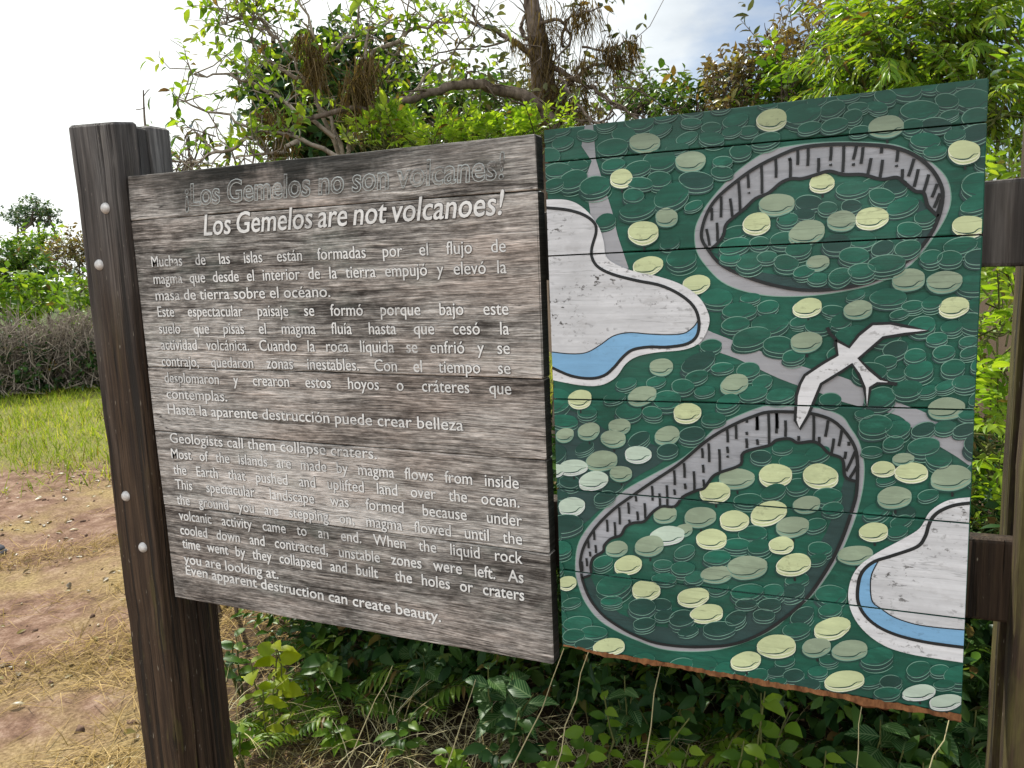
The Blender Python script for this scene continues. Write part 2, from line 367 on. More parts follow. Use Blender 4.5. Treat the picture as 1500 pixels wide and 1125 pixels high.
beam('rear_post', box_q(1.742, 1.876, .092, .158, -.05), box_q(1.752, 1.886, .092, .158, 1.84), M['post_moss_sun'], fr, FL, n=20, bev=.006, wob=.0008, seed=6)
def rail(z0, z1, seed):
    A = [(-.145, .047, z0), (-.145, .090, z0), (-.145, .090, z1), (-.145, .047, z1)]
    B = [(1.90, .047, z0), (1.90, .090, z0), (1.90, .090, z1), (1.90, .047, z1)]
    beam('rail', A, B, M['post_rear_shade'], fr, FL, n=14, bev=.006, wob=.0012, seed=seed)
rail(1.461, 1.585, 8); rail(.902, 1.036, 9)
def dome(cx, y, cz, r, h):
    V = [(cx, y-h, cz)]; F = []; prof = [(0.45, .93), (.8, .66), (1.0, .25), (1.03, 0.0)]
    for a, b in prof:
        for i in range(18): V.append((cx+r*a*math.cos(i*math.pi/9), y-h*b, cz+r*a*math.sin(i*math.pi/9)))
    for i in range(18): F.append((0, 1+i, 1+(i+1) % 18))
    for k in range(3):
        for i in range(18):
            j = (i+1) % 18; F.append((1+k*18+i, 1+(k+1)*18+i, 1+(k+1)*18+j, 1+k*18+j))
    return np.array(V), F
def bolt(px, py, parent, x=None):
    p = onp(px, py, 1, -.0215)
    V, F = dome(p[0], -.0198, p[2], .0125, .009); mk('bolt', V-np.array(FL), F, M['bolt'], parent, smooth=True)
for a in ((154, 305), (145, 388), (184, 727), (209, 802)): bolt(*a, lp)

# ------------------------------------------------------------------ text board
TZ = 0.72
def tp(px, py, y=0.0): p = onp(px, py, 1, y); return np.array([p[0], p[2]])
def plank_quad(tl, tr, br, bl, th, gap):
    """board between two traced edges, returns end quads (left,right)"""
    tl, tr, br, bl = [tp(*q) for q in (tl, tr, br, bl)]
    A = [(tl[0], 0, tl[1]-gap), (bl[0], 0, bl[1]+gap), (bl[0], th, bl[1]+gap), (tl[0], th, tl[1]-gap)]
    B = [(tr[0], 0, tr[1]-gap), (br[0], 0, br[1]+gap), (br[0], th, br[1]+gap), (tr[0], th, tr[1]-gap)]
    return A, B
TL = (0.0, 0.015, TZ)
tb = thing('text_board', 'weathered grey plank board carved with white Spanish and English text', 'sign board', TL)
rowsL = [(186, 258), (191, 323.5), (216, 537.5), (226, 631), (240, 739), (256, 875)]
rowsR = [(784, 195.5), (787, 278.5), (796, 555.5), (800, 675), (805, 812), (811, 974.5)]
for i in range(5):
    A, B = plank_quad(rowsL[i], rowsR[i], rowsR[i+1], rowsL[i+1], .034, .0009 if i else .0007)
    V, F = loft_beam(A, B, n=12, bev=.0025, wob=.0005, seed=20+i)
    mk('plank', V-np.array(TL), F, M['board'], tb)

DG = bpy.context.evaluated_depsgraph_get
def text_mesh(s, size, sp_word, offs, shear, ext):
    cu = bpy.data.curves.new('t', 'FONT'); cu.body = s; cu.size = size; cu.space_word = sp_word
    cu.offset = offs; cu.shear = shear; cu.extrude = ext; cu.resolution_u = 3; cu.fill_mode = 'FRONT'
    ob = bpy.data.objects.new('t', cu); COL.objects.link(ob); bpy.context.view_layer.update()
    ev = ob.evaluated_get(bpy.context.evaluated_depsgraph_get()); me = ev.to_mesh()
    V = np.zeros(len(me.vertices)*3); me.vertices.foreach_get('co', V); V = V.reshape(-1, 3)
    F = [tuple(p.vertices) for p in me.polygons]
    ev.to_mesh_clear(); bpy.data.objects.remove(ob); bpy.data.curves.remove(cu)
    return V, F
def text_line(name, s, l, r, cap, mat, justify=True, offs=0.0, shear=0.0, ext=.0009, lift=0.0009, face=None):
    a, b = tp(*l), tp(*r); Wd = np.linalg.norm(b-a); ux = (b-a)/Wd; uz = np.array([-ux[1], ux[0]])
    size = cap/0.70*1.37; sxk = 0.92
    V, F = text_mesh(s, size, 1.0, offs*size, shear, 0); w1 = (V[:, 0].max()-V[:, 0].min())
    if s.count(' ') and justify:
        V, F = text_mesh(s, size, 2.0, offs*size, shear, 0); w2 = V[:, 0].max()-V[:, 0].min()
        k = 1+(Wd/sxk-w1)/max(w2-w1, 1e-6); kk = min(max(k, 0.75), 5.0)
        base = w1+(kk-1)*(w2-w1); sxk = Wd/base
    else: kk = 1.0; sxk = Wd/w1
    V, F = text_mesh(s, size, kk, offs*size, shear, ext)
    x0 = V[:, 0].min(); X = (V[:, 0]-x0)*sxk; Y = V[:, 1]; Z = V[:, 2]
    P = a[None]+ux[None]*X[:, None]+uz[None]*Y[:, None]
    W3 = np.stack([P[:, 0], -lift-Z-.0002, P[:, 1]], 1)-np.array(TL)
    if face:      # face over its rim: first title pale and worn, other rims painted edge shadow
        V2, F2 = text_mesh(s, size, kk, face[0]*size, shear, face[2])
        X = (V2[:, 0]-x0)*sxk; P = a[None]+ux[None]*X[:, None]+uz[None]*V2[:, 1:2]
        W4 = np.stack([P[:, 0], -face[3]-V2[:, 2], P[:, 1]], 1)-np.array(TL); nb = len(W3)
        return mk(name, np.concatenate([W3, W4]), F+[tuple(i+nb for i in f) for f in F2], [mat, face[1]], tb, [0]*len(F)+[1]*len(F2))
    return mk(name, W3, F, mat, tb)
CAPB = 0.0178
t1 = ('¡Los Gemelos no son volcanes!', (272, 302), (741, 261.5))
text_line('title_lettering', *t1, .0340, M['letter2'], offs=.022, shear=.12, ext=.0007, lift=.0007, face=(-.006, M['board'], .0006, .0016))
t2 = ('Los Gemelos are not volcanoes!', (299, 345), (741, 314))
text_line('title_lettering', *t2, .0325, M['letter_shade'], offs=.024, shear=.22, ext=.0002, lift=.0002, face=(.008, M['letter'], .0008, .0012))
LINES = [('Muchas de las islas están formadas por el flujo de', (223, 391), (742, 369)),
 ('magma que desde el interior de la tierra empujó y elevó la', (226, 416), (743, 400)),
 ('masa de tierra sobre el océano.', (229, 440), (485, 435)),
 ('Este espectacular paisaje se formó porque bajo este', (232, 464), (746, 461)),
 ('suelo que pisas el magma fluía hasta que cesó la', (234, 488.5), (747, 490)),
 ('actividad volcánica. Cuando la roca líquida se enfrió y se', (237, 512), (748, 518.5)),
 ('contrajo, quedaron zonas inestables. Con el tiempo se', (238, 536), (749, 548)),
 ('desplomaron y crearon estos hoyos o cráteres que', (242, 560), (750, 578)),
 ('contemplas.', (245, 583.5), (334, 588)),
 ('Hasta la aparente destrucción puede crear belleza', (247, 606), (680, 631)),
 ('Geologists call them collapse craters.', (250, 648), (553, 672.5)),
 ('Most of the islands are made by magma flows from inside', (252, 671), (761, 716)),
 ('the Earth that pushed and uplifted land over the ocean.', (255, 694), (762, 743.5)),
 ('This spectacular landscape was formed because under', (258, 715.5), (766, 771)),
 ('the ground you are stepping on, magma flowed until the', (260, 738), (766, 798)),
 ('volcanic activity came to an end. When the liquid rock', (263, 761), (767, 826)),
 ('cooled down and contracted, unstable zones were left. As', (265, 782), (768, 854)),
 ('time went by they collapsed and built  the holes or craters', (268, 802), (769, 880)),
 ('you are looking at.', (270, 824.5), (409, 848)),
 ('Even apparent destruction can create beauty.', (273, 841), (647, 911))]
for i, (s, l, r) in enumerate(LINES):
    text_line('text_line', s, l, r, CAPB, M['letter_shade'], s[-1] not in '.a' or s.endswith('ocean.') or s.endswith('la'), offs=.022+.006*(i > 15), ext=.0002, lift=.0002, face=(.003+.006*(i > 15), M['letter'], .0006, .0010))

# ------------------------------------------------------------------ mural board
ML = (1.02, 0.015, TZ)
mb = thing('mural_board', 'green painted plank board picturing two craters, pools and a white bird', 'sign board', ML)
mL = [(796.5, 190), (800, 238.5), (805, 375), (811, 584), (816, 715), (820, 834), (824, 945)]
mR = [(1449, 113), (1446, 179), (1440, 343.5), (1428, 600), (1421, 766), (1414, 905.5), (1408, 1048)]
MT = .030
for i in range(6):
    A, B = plank_quad(mL[i], mR[i], mR[i+1], mL[i+1], MT, .0011 if i else .0008)
    V, F = loft_beam(A, B, n=10, bev=.0022, wob=.0001, seed=40+i)
    mk('plank', V-np.array(ML), F, M['green'], mb)
# raw splintered lower edge
V = []; F = []; nn = 90
a, b = tp(826, 944.5), tp(1408, 1047.5)
rr = np.random.default_rng(5); lo = np.convolve(rr.random(nn+8), np.ones(7)/7, 'same')[4:nn+4]
for i in range(nn):
    k = i/(nn-1); p = a*(1-k)+b*k; h = .003+max(0, (lo[i]-.30))*.034+rr.random()*.005; h *= min(1, k*6+.1)
    for (yy, dz) in ((-.0012-.002*rr.random(), .0012+.002*rr.random()), (-.003-rr.random()*.003, -h*.5), (.010, -h), (.028, -h*.6), (.028, 0)):
        V.append((p[0], yy, p[1]+dz))
for i in range(nn-1):
    for j in range(4): F.append((i*5+j, (i+1)*5+j, (i+1)*5+j+1, i*5+j+1))
mk('splintered_edge', np.array(V)-np.array(ML), F, M['raw'], mb)

def cat(P, n=6, closed=False):
    P = np.array(P, float); out = []; m = len(P)
    R = range(m) if closed else range(m-1)
    for i in R:
        if closed: p0, p1, p2, p3 = P[i-1], P[i], P[(i+1) % m], P[(i+2) % m]
        else: p0, p1, p2, p3 = P[max(i-1, 0)], P[i], P[i+1], P[min(i+2, m-1)]
        for k in range(n):
            t = k/n; out.append(.5*((2*p1)+(-p0+p2)*t+(2*p0-5*p1+4*p2-p3)*t*t+(-p0+3*p1-3*p2+p3)*t**3))
    if not closed: out.append(P[-1])
    return np.array(out)
class Paint:
    """collects painted shapes (traced on the board) into one mesh with several paints"""
    def __init__(s): s.V = []; s.F = []; s.fm = []; s.m = []
    def mi(s, mat):
        if mat not in s.m: s.m.append(mat)
        return s.m.index(mat)
    def poly(s, P, off, mat, bev=0.0):
        Q = [tp(*p) for p in P]; k = s.mi(M[mat]); b = len(s.V); n = len(Q)
        ar = sum(Q[i-1][0]*Q[i][1]-Q[i][0]*Q[i-1][1] for i in range(n))
        if ar < 0: Q = Q[::-1]
        for q in Q: s.V.append((q[0], -off, q[1]))
        for f in tessellate_polygon([[Vector((q[0], q[1], 0)) for q in Q]]): s.F.append((b+f[0], b+f[1], b+f[2])); s.fm.append(k)
        if bev:       # carved, eased rim
            c = np.mean(Q, 0)
            for q in Q:
                d = q-c; L = np.linalg.norm(d); p = q+d/L*bev; s.V.append((p[0], -off+bev*.6, p[1]))
            for i in range(n):
                j = (i+1) % n; s.F.append((b+i, b+n+i, b+n+j, b+j)); s.fm.append(k)
    def line(s, P, wpx, off, mat, closed=False, taper=False):
        Q = np.array([tp(*p) for p in P]); k = s.mi(M[mat]); n = len(Q); b = len(s.V); w = wpx*.00115*.5
        for i in range(n):
            d = (Q[(i+1) % n]-Q[i-1]) if closed else Q[min(i+1, n-1)]-Q[max(i-1, 0)]
            d = d/max(np.linalg.norm(d), 1e-9); nn_ = np.array([-d[1], d[0]]); ww = w
            if taper: ww = w*(0.25+0.75*math.sin(math.pi*i/(n-1)))
            for sg in (1, -1): p = Q[i]+nn_*ww*sg; s.V.append((p[0], -off, p[1]))
        for i in range(n if closed else n-1):
            j = (i+1) % n; s.F.append((b+2*i, b+2*i+1, b+2*j+1, b+2*j)); s.fm.append(k)
    def build(s, name, label=None, kind=None):
        V = np.array(s.V); x, z = V[:, 0], V[:, 2]
        o = mk(name, V-np.array(ML), s.F, s.m, mb, s.fm)
        bm = bmesh.new(); bm.from_mesh(o.data)
        def edge(p0, p1, inside):
            a, b = tp(*p0), tp(*p1); d = b-a; n = np.array([-d[1], d[0]]); n /= np.linalg.norm(n)
            if np.dot(tp(*inside)-a, n) > 0: n = -n
            return a, n
        ctr = (1110, 570)
        for p0, p1 in ((mL[0], mR[0]), (mL[6], mR[6]), (mL[0], mL[6]), (mR[0], mR[6])):
            a, n = edge(p0, p1, ctr); a = a-n*.0012
            if ((np.stack([x, z], 1)-a)@n).max() > 0:
                g = bm.verts[:]+bm.edges[:]+bm.faces[:]
                bmesh.ops.bisect_plane(bm, geom=g, plane_co=(a[0]-ML[0], 0, a[1]-ML[2]), plane_no=(n[0], 0, n[1]), clear_outer=True)
        for i in range(1, 6):        # paint stops at the gap between two planks
            a, b = tp(*mL[i]), tp(*mR[i]); d = b-a; n = np.array([-d[1], d[0]]); n /= np.linalg.norm(n)
            dist = (np.stack([x, z], 1)-a)@n
            if dist.max() > -.002 and dist.min() < .002:
                for sg in (1, -1):
                    q = a+n*.0013*sg; g = bm.verts[:]+bm.edges[:]+bm.faces[:]
                    bmesh.ops.bisect_plane(bm, geom=g, plane_co=(q[0]-ML[0], 0, q[1]-ML[2]), plane_no=(n[0], 0, n[1]))
                kill = []
                for f in bm.faces:
                    c = f.calc_center_median(); dd = (c.x+ML[0]-a[0])*n[0]+(c.z+ML[2]-a[1])*n[1]
                    if abs(dd) < .0013: kill.append(f)
                bmesh.ops.delete(bm, geom=kill, context='FACES')
        bm.normal_update(); bm.to_mesh(o.data); bm.free(); tag(o, label, None, None, kind); return o

PATH1 = [(857, 184), (869, 182.5), (873, 233), (882, 262), (897, 310), (905, 345), (921, 393), (900, 400), (880, 362), (866, 320), (861, 285), (857, 262), (867, 236), (852, 214)]
PATH2 = [(1030, 480), (1044, 487), (1170, 535), (1233, 552), (1293, 577), (1322, 592), (1357, 605), (1394, 630), (1432, 660), (1430, 686), (1400, 668), (1367, 648), (1337, 628), (1317, 609), (1267, 597), (1233, 588), (1200, 575), (1143, 555), (1079, 525), (1022, 504)]
LAG1 = [(790, 293), (831, 293), (857, 306), (877, 331), (885, 354), (888, 374), (899, 385), (928, 397), (965, 405), (999, 417), (1025, 436), (1039, 462), (1037, 482), (1025, 502), (1002, 512), (962, 516), (934, 522), (917, 533), (902, 553), (880, 564), (851, 564), (808, 556), (796, 553)]
LAG1L = [(792, 304), (828, 307), (854, 314), (871, 326), (874, 340), (868, 362), (868, 377), (877, 391), (899, 402), (934, 411), (968, 418), (996, 431), (1016, 448), (1024, 468), (1022, 490), (1008, 503), (979, 508), (951, 508), (928, 512), (914, 522), (899, 539), (885, 550), (865, 554), (837, 550), (807, 537), (797, 532)]
LAG1T = [(798, 513), (808, 515), (837, 518), (860, 516), (880, 505), (899, 492), (922, 487), (951, 489), (979, 490), (1002, 488), (1016, 479), (1023, 469)]
LAG2 = [(1430, 727), (1399, 730), (1380, 736), (1361, 750), (1347, 773), (1320, 790), (1283, 810), (1257, 830), (1245, 853), (1243, 880), (1253, 907), (1273, 930), (1300, 947), (1333, 957), (1367, 963), (1420, 971)]
LAG2L = [(1430, 735), (1399, 739), (1378, 747), (1366, 757), (1360, 769), (1355, 785), (1343, 800), (1307, 813), (1280, 822), (1263, 837), (1257, 857), (1257, 880), (1267, 900), (1287, 917), (1317, 930), (1360, 940), (1420, 948)]
LAG2T = [(1287, 820), (1277, 840), (1275, 860), (1278, 880), (1290, 890), (1310, 903), (1340, 913), (1373, 918), (1420, 922)]
C1A = [(1018, 338), (1020, 366), (1033, 388), (1058, 413), (1092, 427), (1135, 434), (1190, 433), (1245, 425), (1290, 413), (1335, 387), (1371, 342), (1388, 312), (1393, 288), (1387, 262), (1368, 241), (1340, 224), (1310, 212), (1260, 208), (1215, 208), (1169, 212), (1129, 220), (1101, 235), (1070, 260), (1040, 294), (1026, 316)]
C1O = [(1029, 351), (1029, 335), (1037, 311), (1052, 289), (1080, 265), (1107, 246), (1138, 230), (1172, 217), (1215, 212), (1261, 212), (1307, 216), (1340, 228), (1365, 249), (1379, 274), (1380, 295), (1374, 320), (1362, 345), (1340, 372), (1307, 397), (1267, 415), (1215, 424), (1169, 424), (1123, 415), (1083, 401), (1055, 386), (1038, 366)]
C1I = [(1040, 366), (1051, 357), (1060, 345), (1064, 329), (1077, 317), (1092, 305), (1107, 291), (1126, 283), (1144, 268), (1159, 262), (1175, 262), (1196, 256), (1215, 251), (1236, 256), (1264, 256), (1291, 263), (1313, 260), (1325, 268), (1340, 280), (1353, 283), (1359, 302), (1374, 317)]
C1D = [(1346, 292), (1356, 300), (1374, 320), (1362, 345), (1340, 372), (1307, 397), (1267, 415), (1215, 423), (1169, 423), (1123, 414), (1083, 400), (1042, 368), (1075, 384), (1110, 398), (1160, 406), (1215, 405), (1262, 395), (1300, 374), (1328, 345), (1342, 315)]
C2A = [(843, 835), (848, 859), (858, 883), (877, 907), (903, 924), (934, 938), (968, 950), (1004, 954), (1040, 953), (1071, 947), (1105, 935), (1136, 919), (1155, 902), (1186, 876), (1205, 853), (1229, 815), (1250, 767), (1262, 725), (1266, 695), (1265, 673), (1258, 646), (1246, 627), (1234, 610), (1210, 600), (1181, 596), (1128, 594), (1112, 597), (1088, 606), (1054, 622), (1030, 644), (1001, 670), (958, 694), (915, 718), (886, 745), (860, 774), (846, 800)]
C2O = [(852, 835), (855, 852), (865, 876), (882, 898), (903, 914), (930, 929), (963, 941), (1004, 946), (1040, 946), (1071, 943), (1100, 934), (1136, 914), (1180, 877), (1213, 830), (1233, 790), (1247, 750), (1254, 725), (1256, 700), (1256, 675), (1252, 654), (1238, 632), (1219, 615), (1193, 606), (1164, 603), (1126, 603), (1102, 610), (1080, 619), (1052, 634), (1028, 651), (994, 680), (958, 704), (929, 724), (900, 745), (874, 771), (857, 798), (851, 820)]
C2I = [(854, 846), (866, 840), (866, 828), (870, 816), (884, 807), (886, 798), (896, 788), (910, 783), (917, 771), (929, 765), (944, 763), (956, 750), (970, 741), (989, 741), (1001, 727), (1020, 718), (1032, 714), (1044, 698), (1056, 691), (1085, 680), (1090, 662), (1126, 652), (1138, 644), (1157, 642), (1169, 648), (1190, 646), (1202, 651), (1214, 663), (1234, 672), (1238, 697), (1253, 704)]
C2D = [(1238, 697), (1253, 706), (1247, 750), (1233, 790), (1213, 830), (1180, 877), (1136, 914), (1100, 933), (1071, 942), (1040, 945), (1004, 945), (963, 940), (930, 928), (903, 913), (882, 897), (865, 875), (856, 850), (866, 845), (879, 872), (908, 898), (949, 915), (1004, 922), (1060, 914), (1110, 890), (1150, 868), (1180, 834), (1210, 780), (1228, 735)]
BIRD = [(1224, 497), (1244, 508), (1258, 490), (1278, 474), (1304, 473), (1330, 478), (1361, 484), (1326, 489), (1294, 494), (1258, 525), (1273, 540), (1290, 554), (1313, 561), (1285, 561), (1275, 567), (1270, 597), (1266, 567), (1258, 548), (1248, 533), (1234, 543), (1203, 562), (1194, 584), (1184, 608), (1172, 628), (1165, 615), (1167, 579), (1172, 562), (1179, 549), (1206, 531), (1227, 519), (1225, 509)]
def z3(x, y): return (1000+x/3.261, 90+y/3.261)
def z6(x, y): return (790+x/4.167, 560+y/4.167)
def z7(x, y): return (1080+x/4.167, 560+y/4.167)
# path
p = Paint(); p.poly(PATH1, .0008, 'grey'); p.poly(cat(PATH2, 4, True), .0008, 'grey'); p.build('painted_path')
def lagoon(outer, ln, thin, closing):
    p = Paint(); o = cat(outer, 5); p.poly(o, .0026, 'cream'); L = cat(ln, 6); p.poly(L, .0028, 'white')
    T = cat(thin, 6); i0 = np.argmin(np.linalg.norm(L-T[-1], axis=1)); i1 = np.argmin(np.linalg.norm(L-T[0], axis=1))
    seg = L[i0:i1+1] if i0 < i1 else L[i1:i0+1][::-1]
    p.poly(np.concatenate([T, seg]), .0030, 'blue'); p.line(T, 1.6, .0032, 'black'); p.line(L, 4.6, .0033, 'black')
    p.build('painted_pool')
lagoon(LAG1, LAG1L, LAG1T, 0); lagoon(LAG2, LAG2L, LAG2T, 0)
def crater(A, O, I, D, marks, label):
    p = Paint(); p.poly(cat(A, 4, True), .0009, 'grey'); p.line(cat(A, 4, True), 1.2, .00095, 'line', True)
    O2 = cat(O, 5, True); p.poly(O2, .0011, 'cliff')
    I2 = cat(I, 4); i0 = np.argmin(np.linalg.norm(O2-I2[-1], axis=1)); i1 = np.argmin(np.linalg.norm(O2-I2[0], axis=1))
    arcs = [np.concatenate([O2[i0:], O2[:i1+1]]) if i0 > i1 else O2[i0:i1+1]]
    arcs.append((np.concatenate([O2[i1:], O2[:i0+1]]) if i1 > i0 else O2[i1:i0+1])[::-1])
    low = max(arcs, key=lambda q: q[:, 1].mean())
    p.poly(np.concatenate([I2, low]), .0014, 'green'); p.poly(D, .0017, 'slate')
    for m in marks: p.line([m[0], ((m[0][0]+m[1][0])/2+.4, (m[0][1]+m[1][1])/2), m[1]], 3.8, .0030, 'black')
    p.line(O2, 4.6, .0036, 'black', True); p.line(I2, 4.4, .0036, 'black')
    return p.build('painted_crater', label)
mk1 = [((550, 420), (550, 495)), ((600, 412), (598, 500)), ((710, 408), (706, 475)), ((706, 490), (706, 500)), ((770, 405), (765, 530)), ((830, 405), (815, 470)), ((815, 487), (815, 500)), ((862, 410), (852, 490)), ((950, 412), (948, 440)), ((1028, 420), (1022, 480)), ((1020, 495), (1020, 505)),
 ((515, 468), (515, 556)), ((505, 470), (520, 464)), ((650, 462), (648, 530)), ((900, 462), (884, 540)), ((955, 470), (942, 558)), ((445, 460), (447, 556)), ((377, 490), (380, 632)), ((268, 570), (276, 716)), ((312, 540), (316, 605)), ((316, 625), (316, 632)), ((228, 655), (238, 742)), ((185, 645), (184, 745)),
 ((165, 770), (168, 860)), ((140, 700), (140, 760)), ((115, 800), (130, 880)), ((1105, 465), (1078, 550)), ((1050, 515), (1046, 575)), ((1125, 515), (1105, 600)), ((1175, 540), (1150, 625)), ((1215, 585), (1190, 650)), ((1228, 630), (1200, 700)), ((1235, 660), (1215, 725))]
mk1 = [(z3(*a), z3(*b)) for a, b in mk1]
m6 = [(1450, 180, 280), (1400, 185, 375), (1330, 200, 290), (1265, 225, 245), (1265, 300, 320), (1265, 340, 400), (1200, 250, 345), (1148, 285, 365), (1148, 390, 430), (1148, 445, 458), (1100, 405, 550), (1330, 345, 380), (1035, 370, 485), (995, 400, 460), (1000, 500, 550), (1003, 590, 635), (945, 540, 658), (885, 490, 580), (890, 615, 650), (825, 535, 625), (825, 650, 685), (780, 625, 750), (690, 630, 720), (735, 675, 755), (590, 690, 725), (645, 735, 830), (545, 730, 800), (600, 785, 840), (490, 760, 865), (550, 835, 860), (415, 835, 910), (462, 850, 935), (335, 900, 960), (300, 960, 1010), (345, 990, 1040), (310, 1030, 1060), (290, 1070, 1120), (262, 1090, 1150)]
m7 = [(120, 200, 290), (240, 185, 310), (295, 230, 330), (467, 190, 355), (375, 325, 355), (500, 330, 370), (680, 360, 385)]
mk2 = [(z6(a, b), z6(a+4, c)) for a, b, c in m6]+[(z7(a, b), z7(a, c)) for a, b, c in m7]
mk2 += [(z7(*a), z7(*b)) for a, b in (((555, 230), (538, 330)), ((590, 340), (575, 430)), ((638, 290), (620, 388)), ((662, 420), (655, 465)), ((720, 420), (665, 540)), ((730, 510), (688, 580)), ((375, 885), (398, 1005)))][:-1]
crater(C1A, C1O, C1I, C1D, mk1, None); crater(C2A, C2O, C2I, C2D, mk2, None)
# bird
p = Paint(); p.poly(BIRD, .0043, 'cream'); p.line(np.array(BIRD+BIRD[:1]), 4.0, .0046, 'black')
p.line([(1212, 479), (1216, 488), (1225, 497)], 4.5, .0047, 'black'); p.line([(1300, 560), (1314, 562)], 5, .0047, 'black')
p.build('painted_bird')

# painted tree crowns
def inside(P, x, y):
    P = np.array(P); xj = np.roll(P[:, 0], 1); yj = np.roll(P[:, 1], 1)
    return (((P[:, 1] > y) != (yj > y)) & (x < (xj-P[:, 0])*(y-P[:, 1])/(yj-P[:, 1]+1e-12)+P[:, 0])).sum() % 2 == 1
rt = np.random.default_rng(11)
def crown_shape(p, x, y, rx, ry, kind, z, tilt):
    top, side, ln, shd = {'E': ('green', 'green_dk', 'line', 'green_dk'), 'P': ('pale', 'pale', 'liney', 'green_dk'), 'G': ('sage', 'sage', 'line', 'green_dk'), 'W': ('mint', 'mint', 'cream', 'green_dk'),
                     'D': ('green_lit', 'green_dk', 'line', 'slate'), 'K': ('green_dk', 'slate', 'line', 'slate')}[kind]
    a = np.linspace(0, 2*math.pi, 26, endpoint=False); ct, st = math.cos(tilt), math.sin(tilt)
    pA = rt.random()*6; pB = rt.random()*6; squ = .05*rt.normal()
    def el(dx, dy, k, kx=1.0, wob=.022, aa=a):
        r = 1+wob*np.sin(3*aa+pA)+wob*.6*np.sin(5*aa+pB)+squ*np.sin(2*aa)
        ex, ey = rx*k*kx*np.cos(aa)*r, ry*k*np.sin(aa)*r
        return np.stack([x+dx+ex*ct-ey*st, y+dy+ex*st+ey*ct], 1)
    dr = .42 if kind in 'DKE' else .27
    p.poly(el(-ry*.10, ry*(dr+.22), 1.05), z, shd)
    b2 = el(0, ry*dr, 1.0); p.poly(b2, z+.00012, side, .0004); 
    ab = np.linspace(.12, math.pi-.05, 14)
    p.line(el(0, ry*(dr+.03), 1.0, aa=ab), 1.0 if kind in 'DKE' else 1.4, z+.00020, ln, taper=True)
    if kind not in 'DKE': p.line(el(0, ry*(dr+.13), 1.02, aa=ab), 1.5, z+.00018, 'green_dk', taper=True)
    t_ = el(0, 0, 1.0); p.poly(t_, z+.00026, top, .0003)
    p.line(el(0, 0, 1.0, aa=np.linspace(-.2+rt.random()*.5, math.pi+.1+rt.random(), 18), wob=.02), 1.0 if kind in 'DKE' else 1.5, z+.00032, ln, taper=True)
    # dark wavy edge line on the crown
    u = np.linspace(-.86, .90, 14); yy = ry*(.80*np.sqrt(np.maximum(0, 1-u**2))+.04)-ry*.26*np.exp(-((u-.60)/.2)**2)
    dk = 'slate' if kind in 'DKE' else ('green_dk' if kind != 'P' else 'green_dk')
    p.line(np.stack([x+rx*u*ct-yy*st*.3, y+yy+rx*u*st], 1), 1.4 if kind in 'DKE' else 1.7, z+.00034, dk, taper=True)
    if kind in 'DKE':
        p.line(el(0, ry*.24, .97, aa=np.linspace(.25, math.pi-.3, 12), wob=.01), 1.3, z+.00034, 'slate', taper=True)
        if rt.random() < .4: p.line(el(ry*.1, ry*.80, 1.04, aa=np.linspace(.4, math.pi-.5, 12), wob=.01), 1.2, z+.00010, ln, taper=True)
        if rt.random() < .6: p.line(el(-ry*.05, 0, 1.01, aa=np.linspace(math.pi+.2, 2*math.pi-.4, 14), wob=.01), 1.1, z+.00036, ln, taper=True)
    elif rt.random() < .45:
        p.line([(x+rx*.05, y+ry*1.42), (x+rx*.07, y+ry*1.85)], 2.8, z+.00006, 'black')
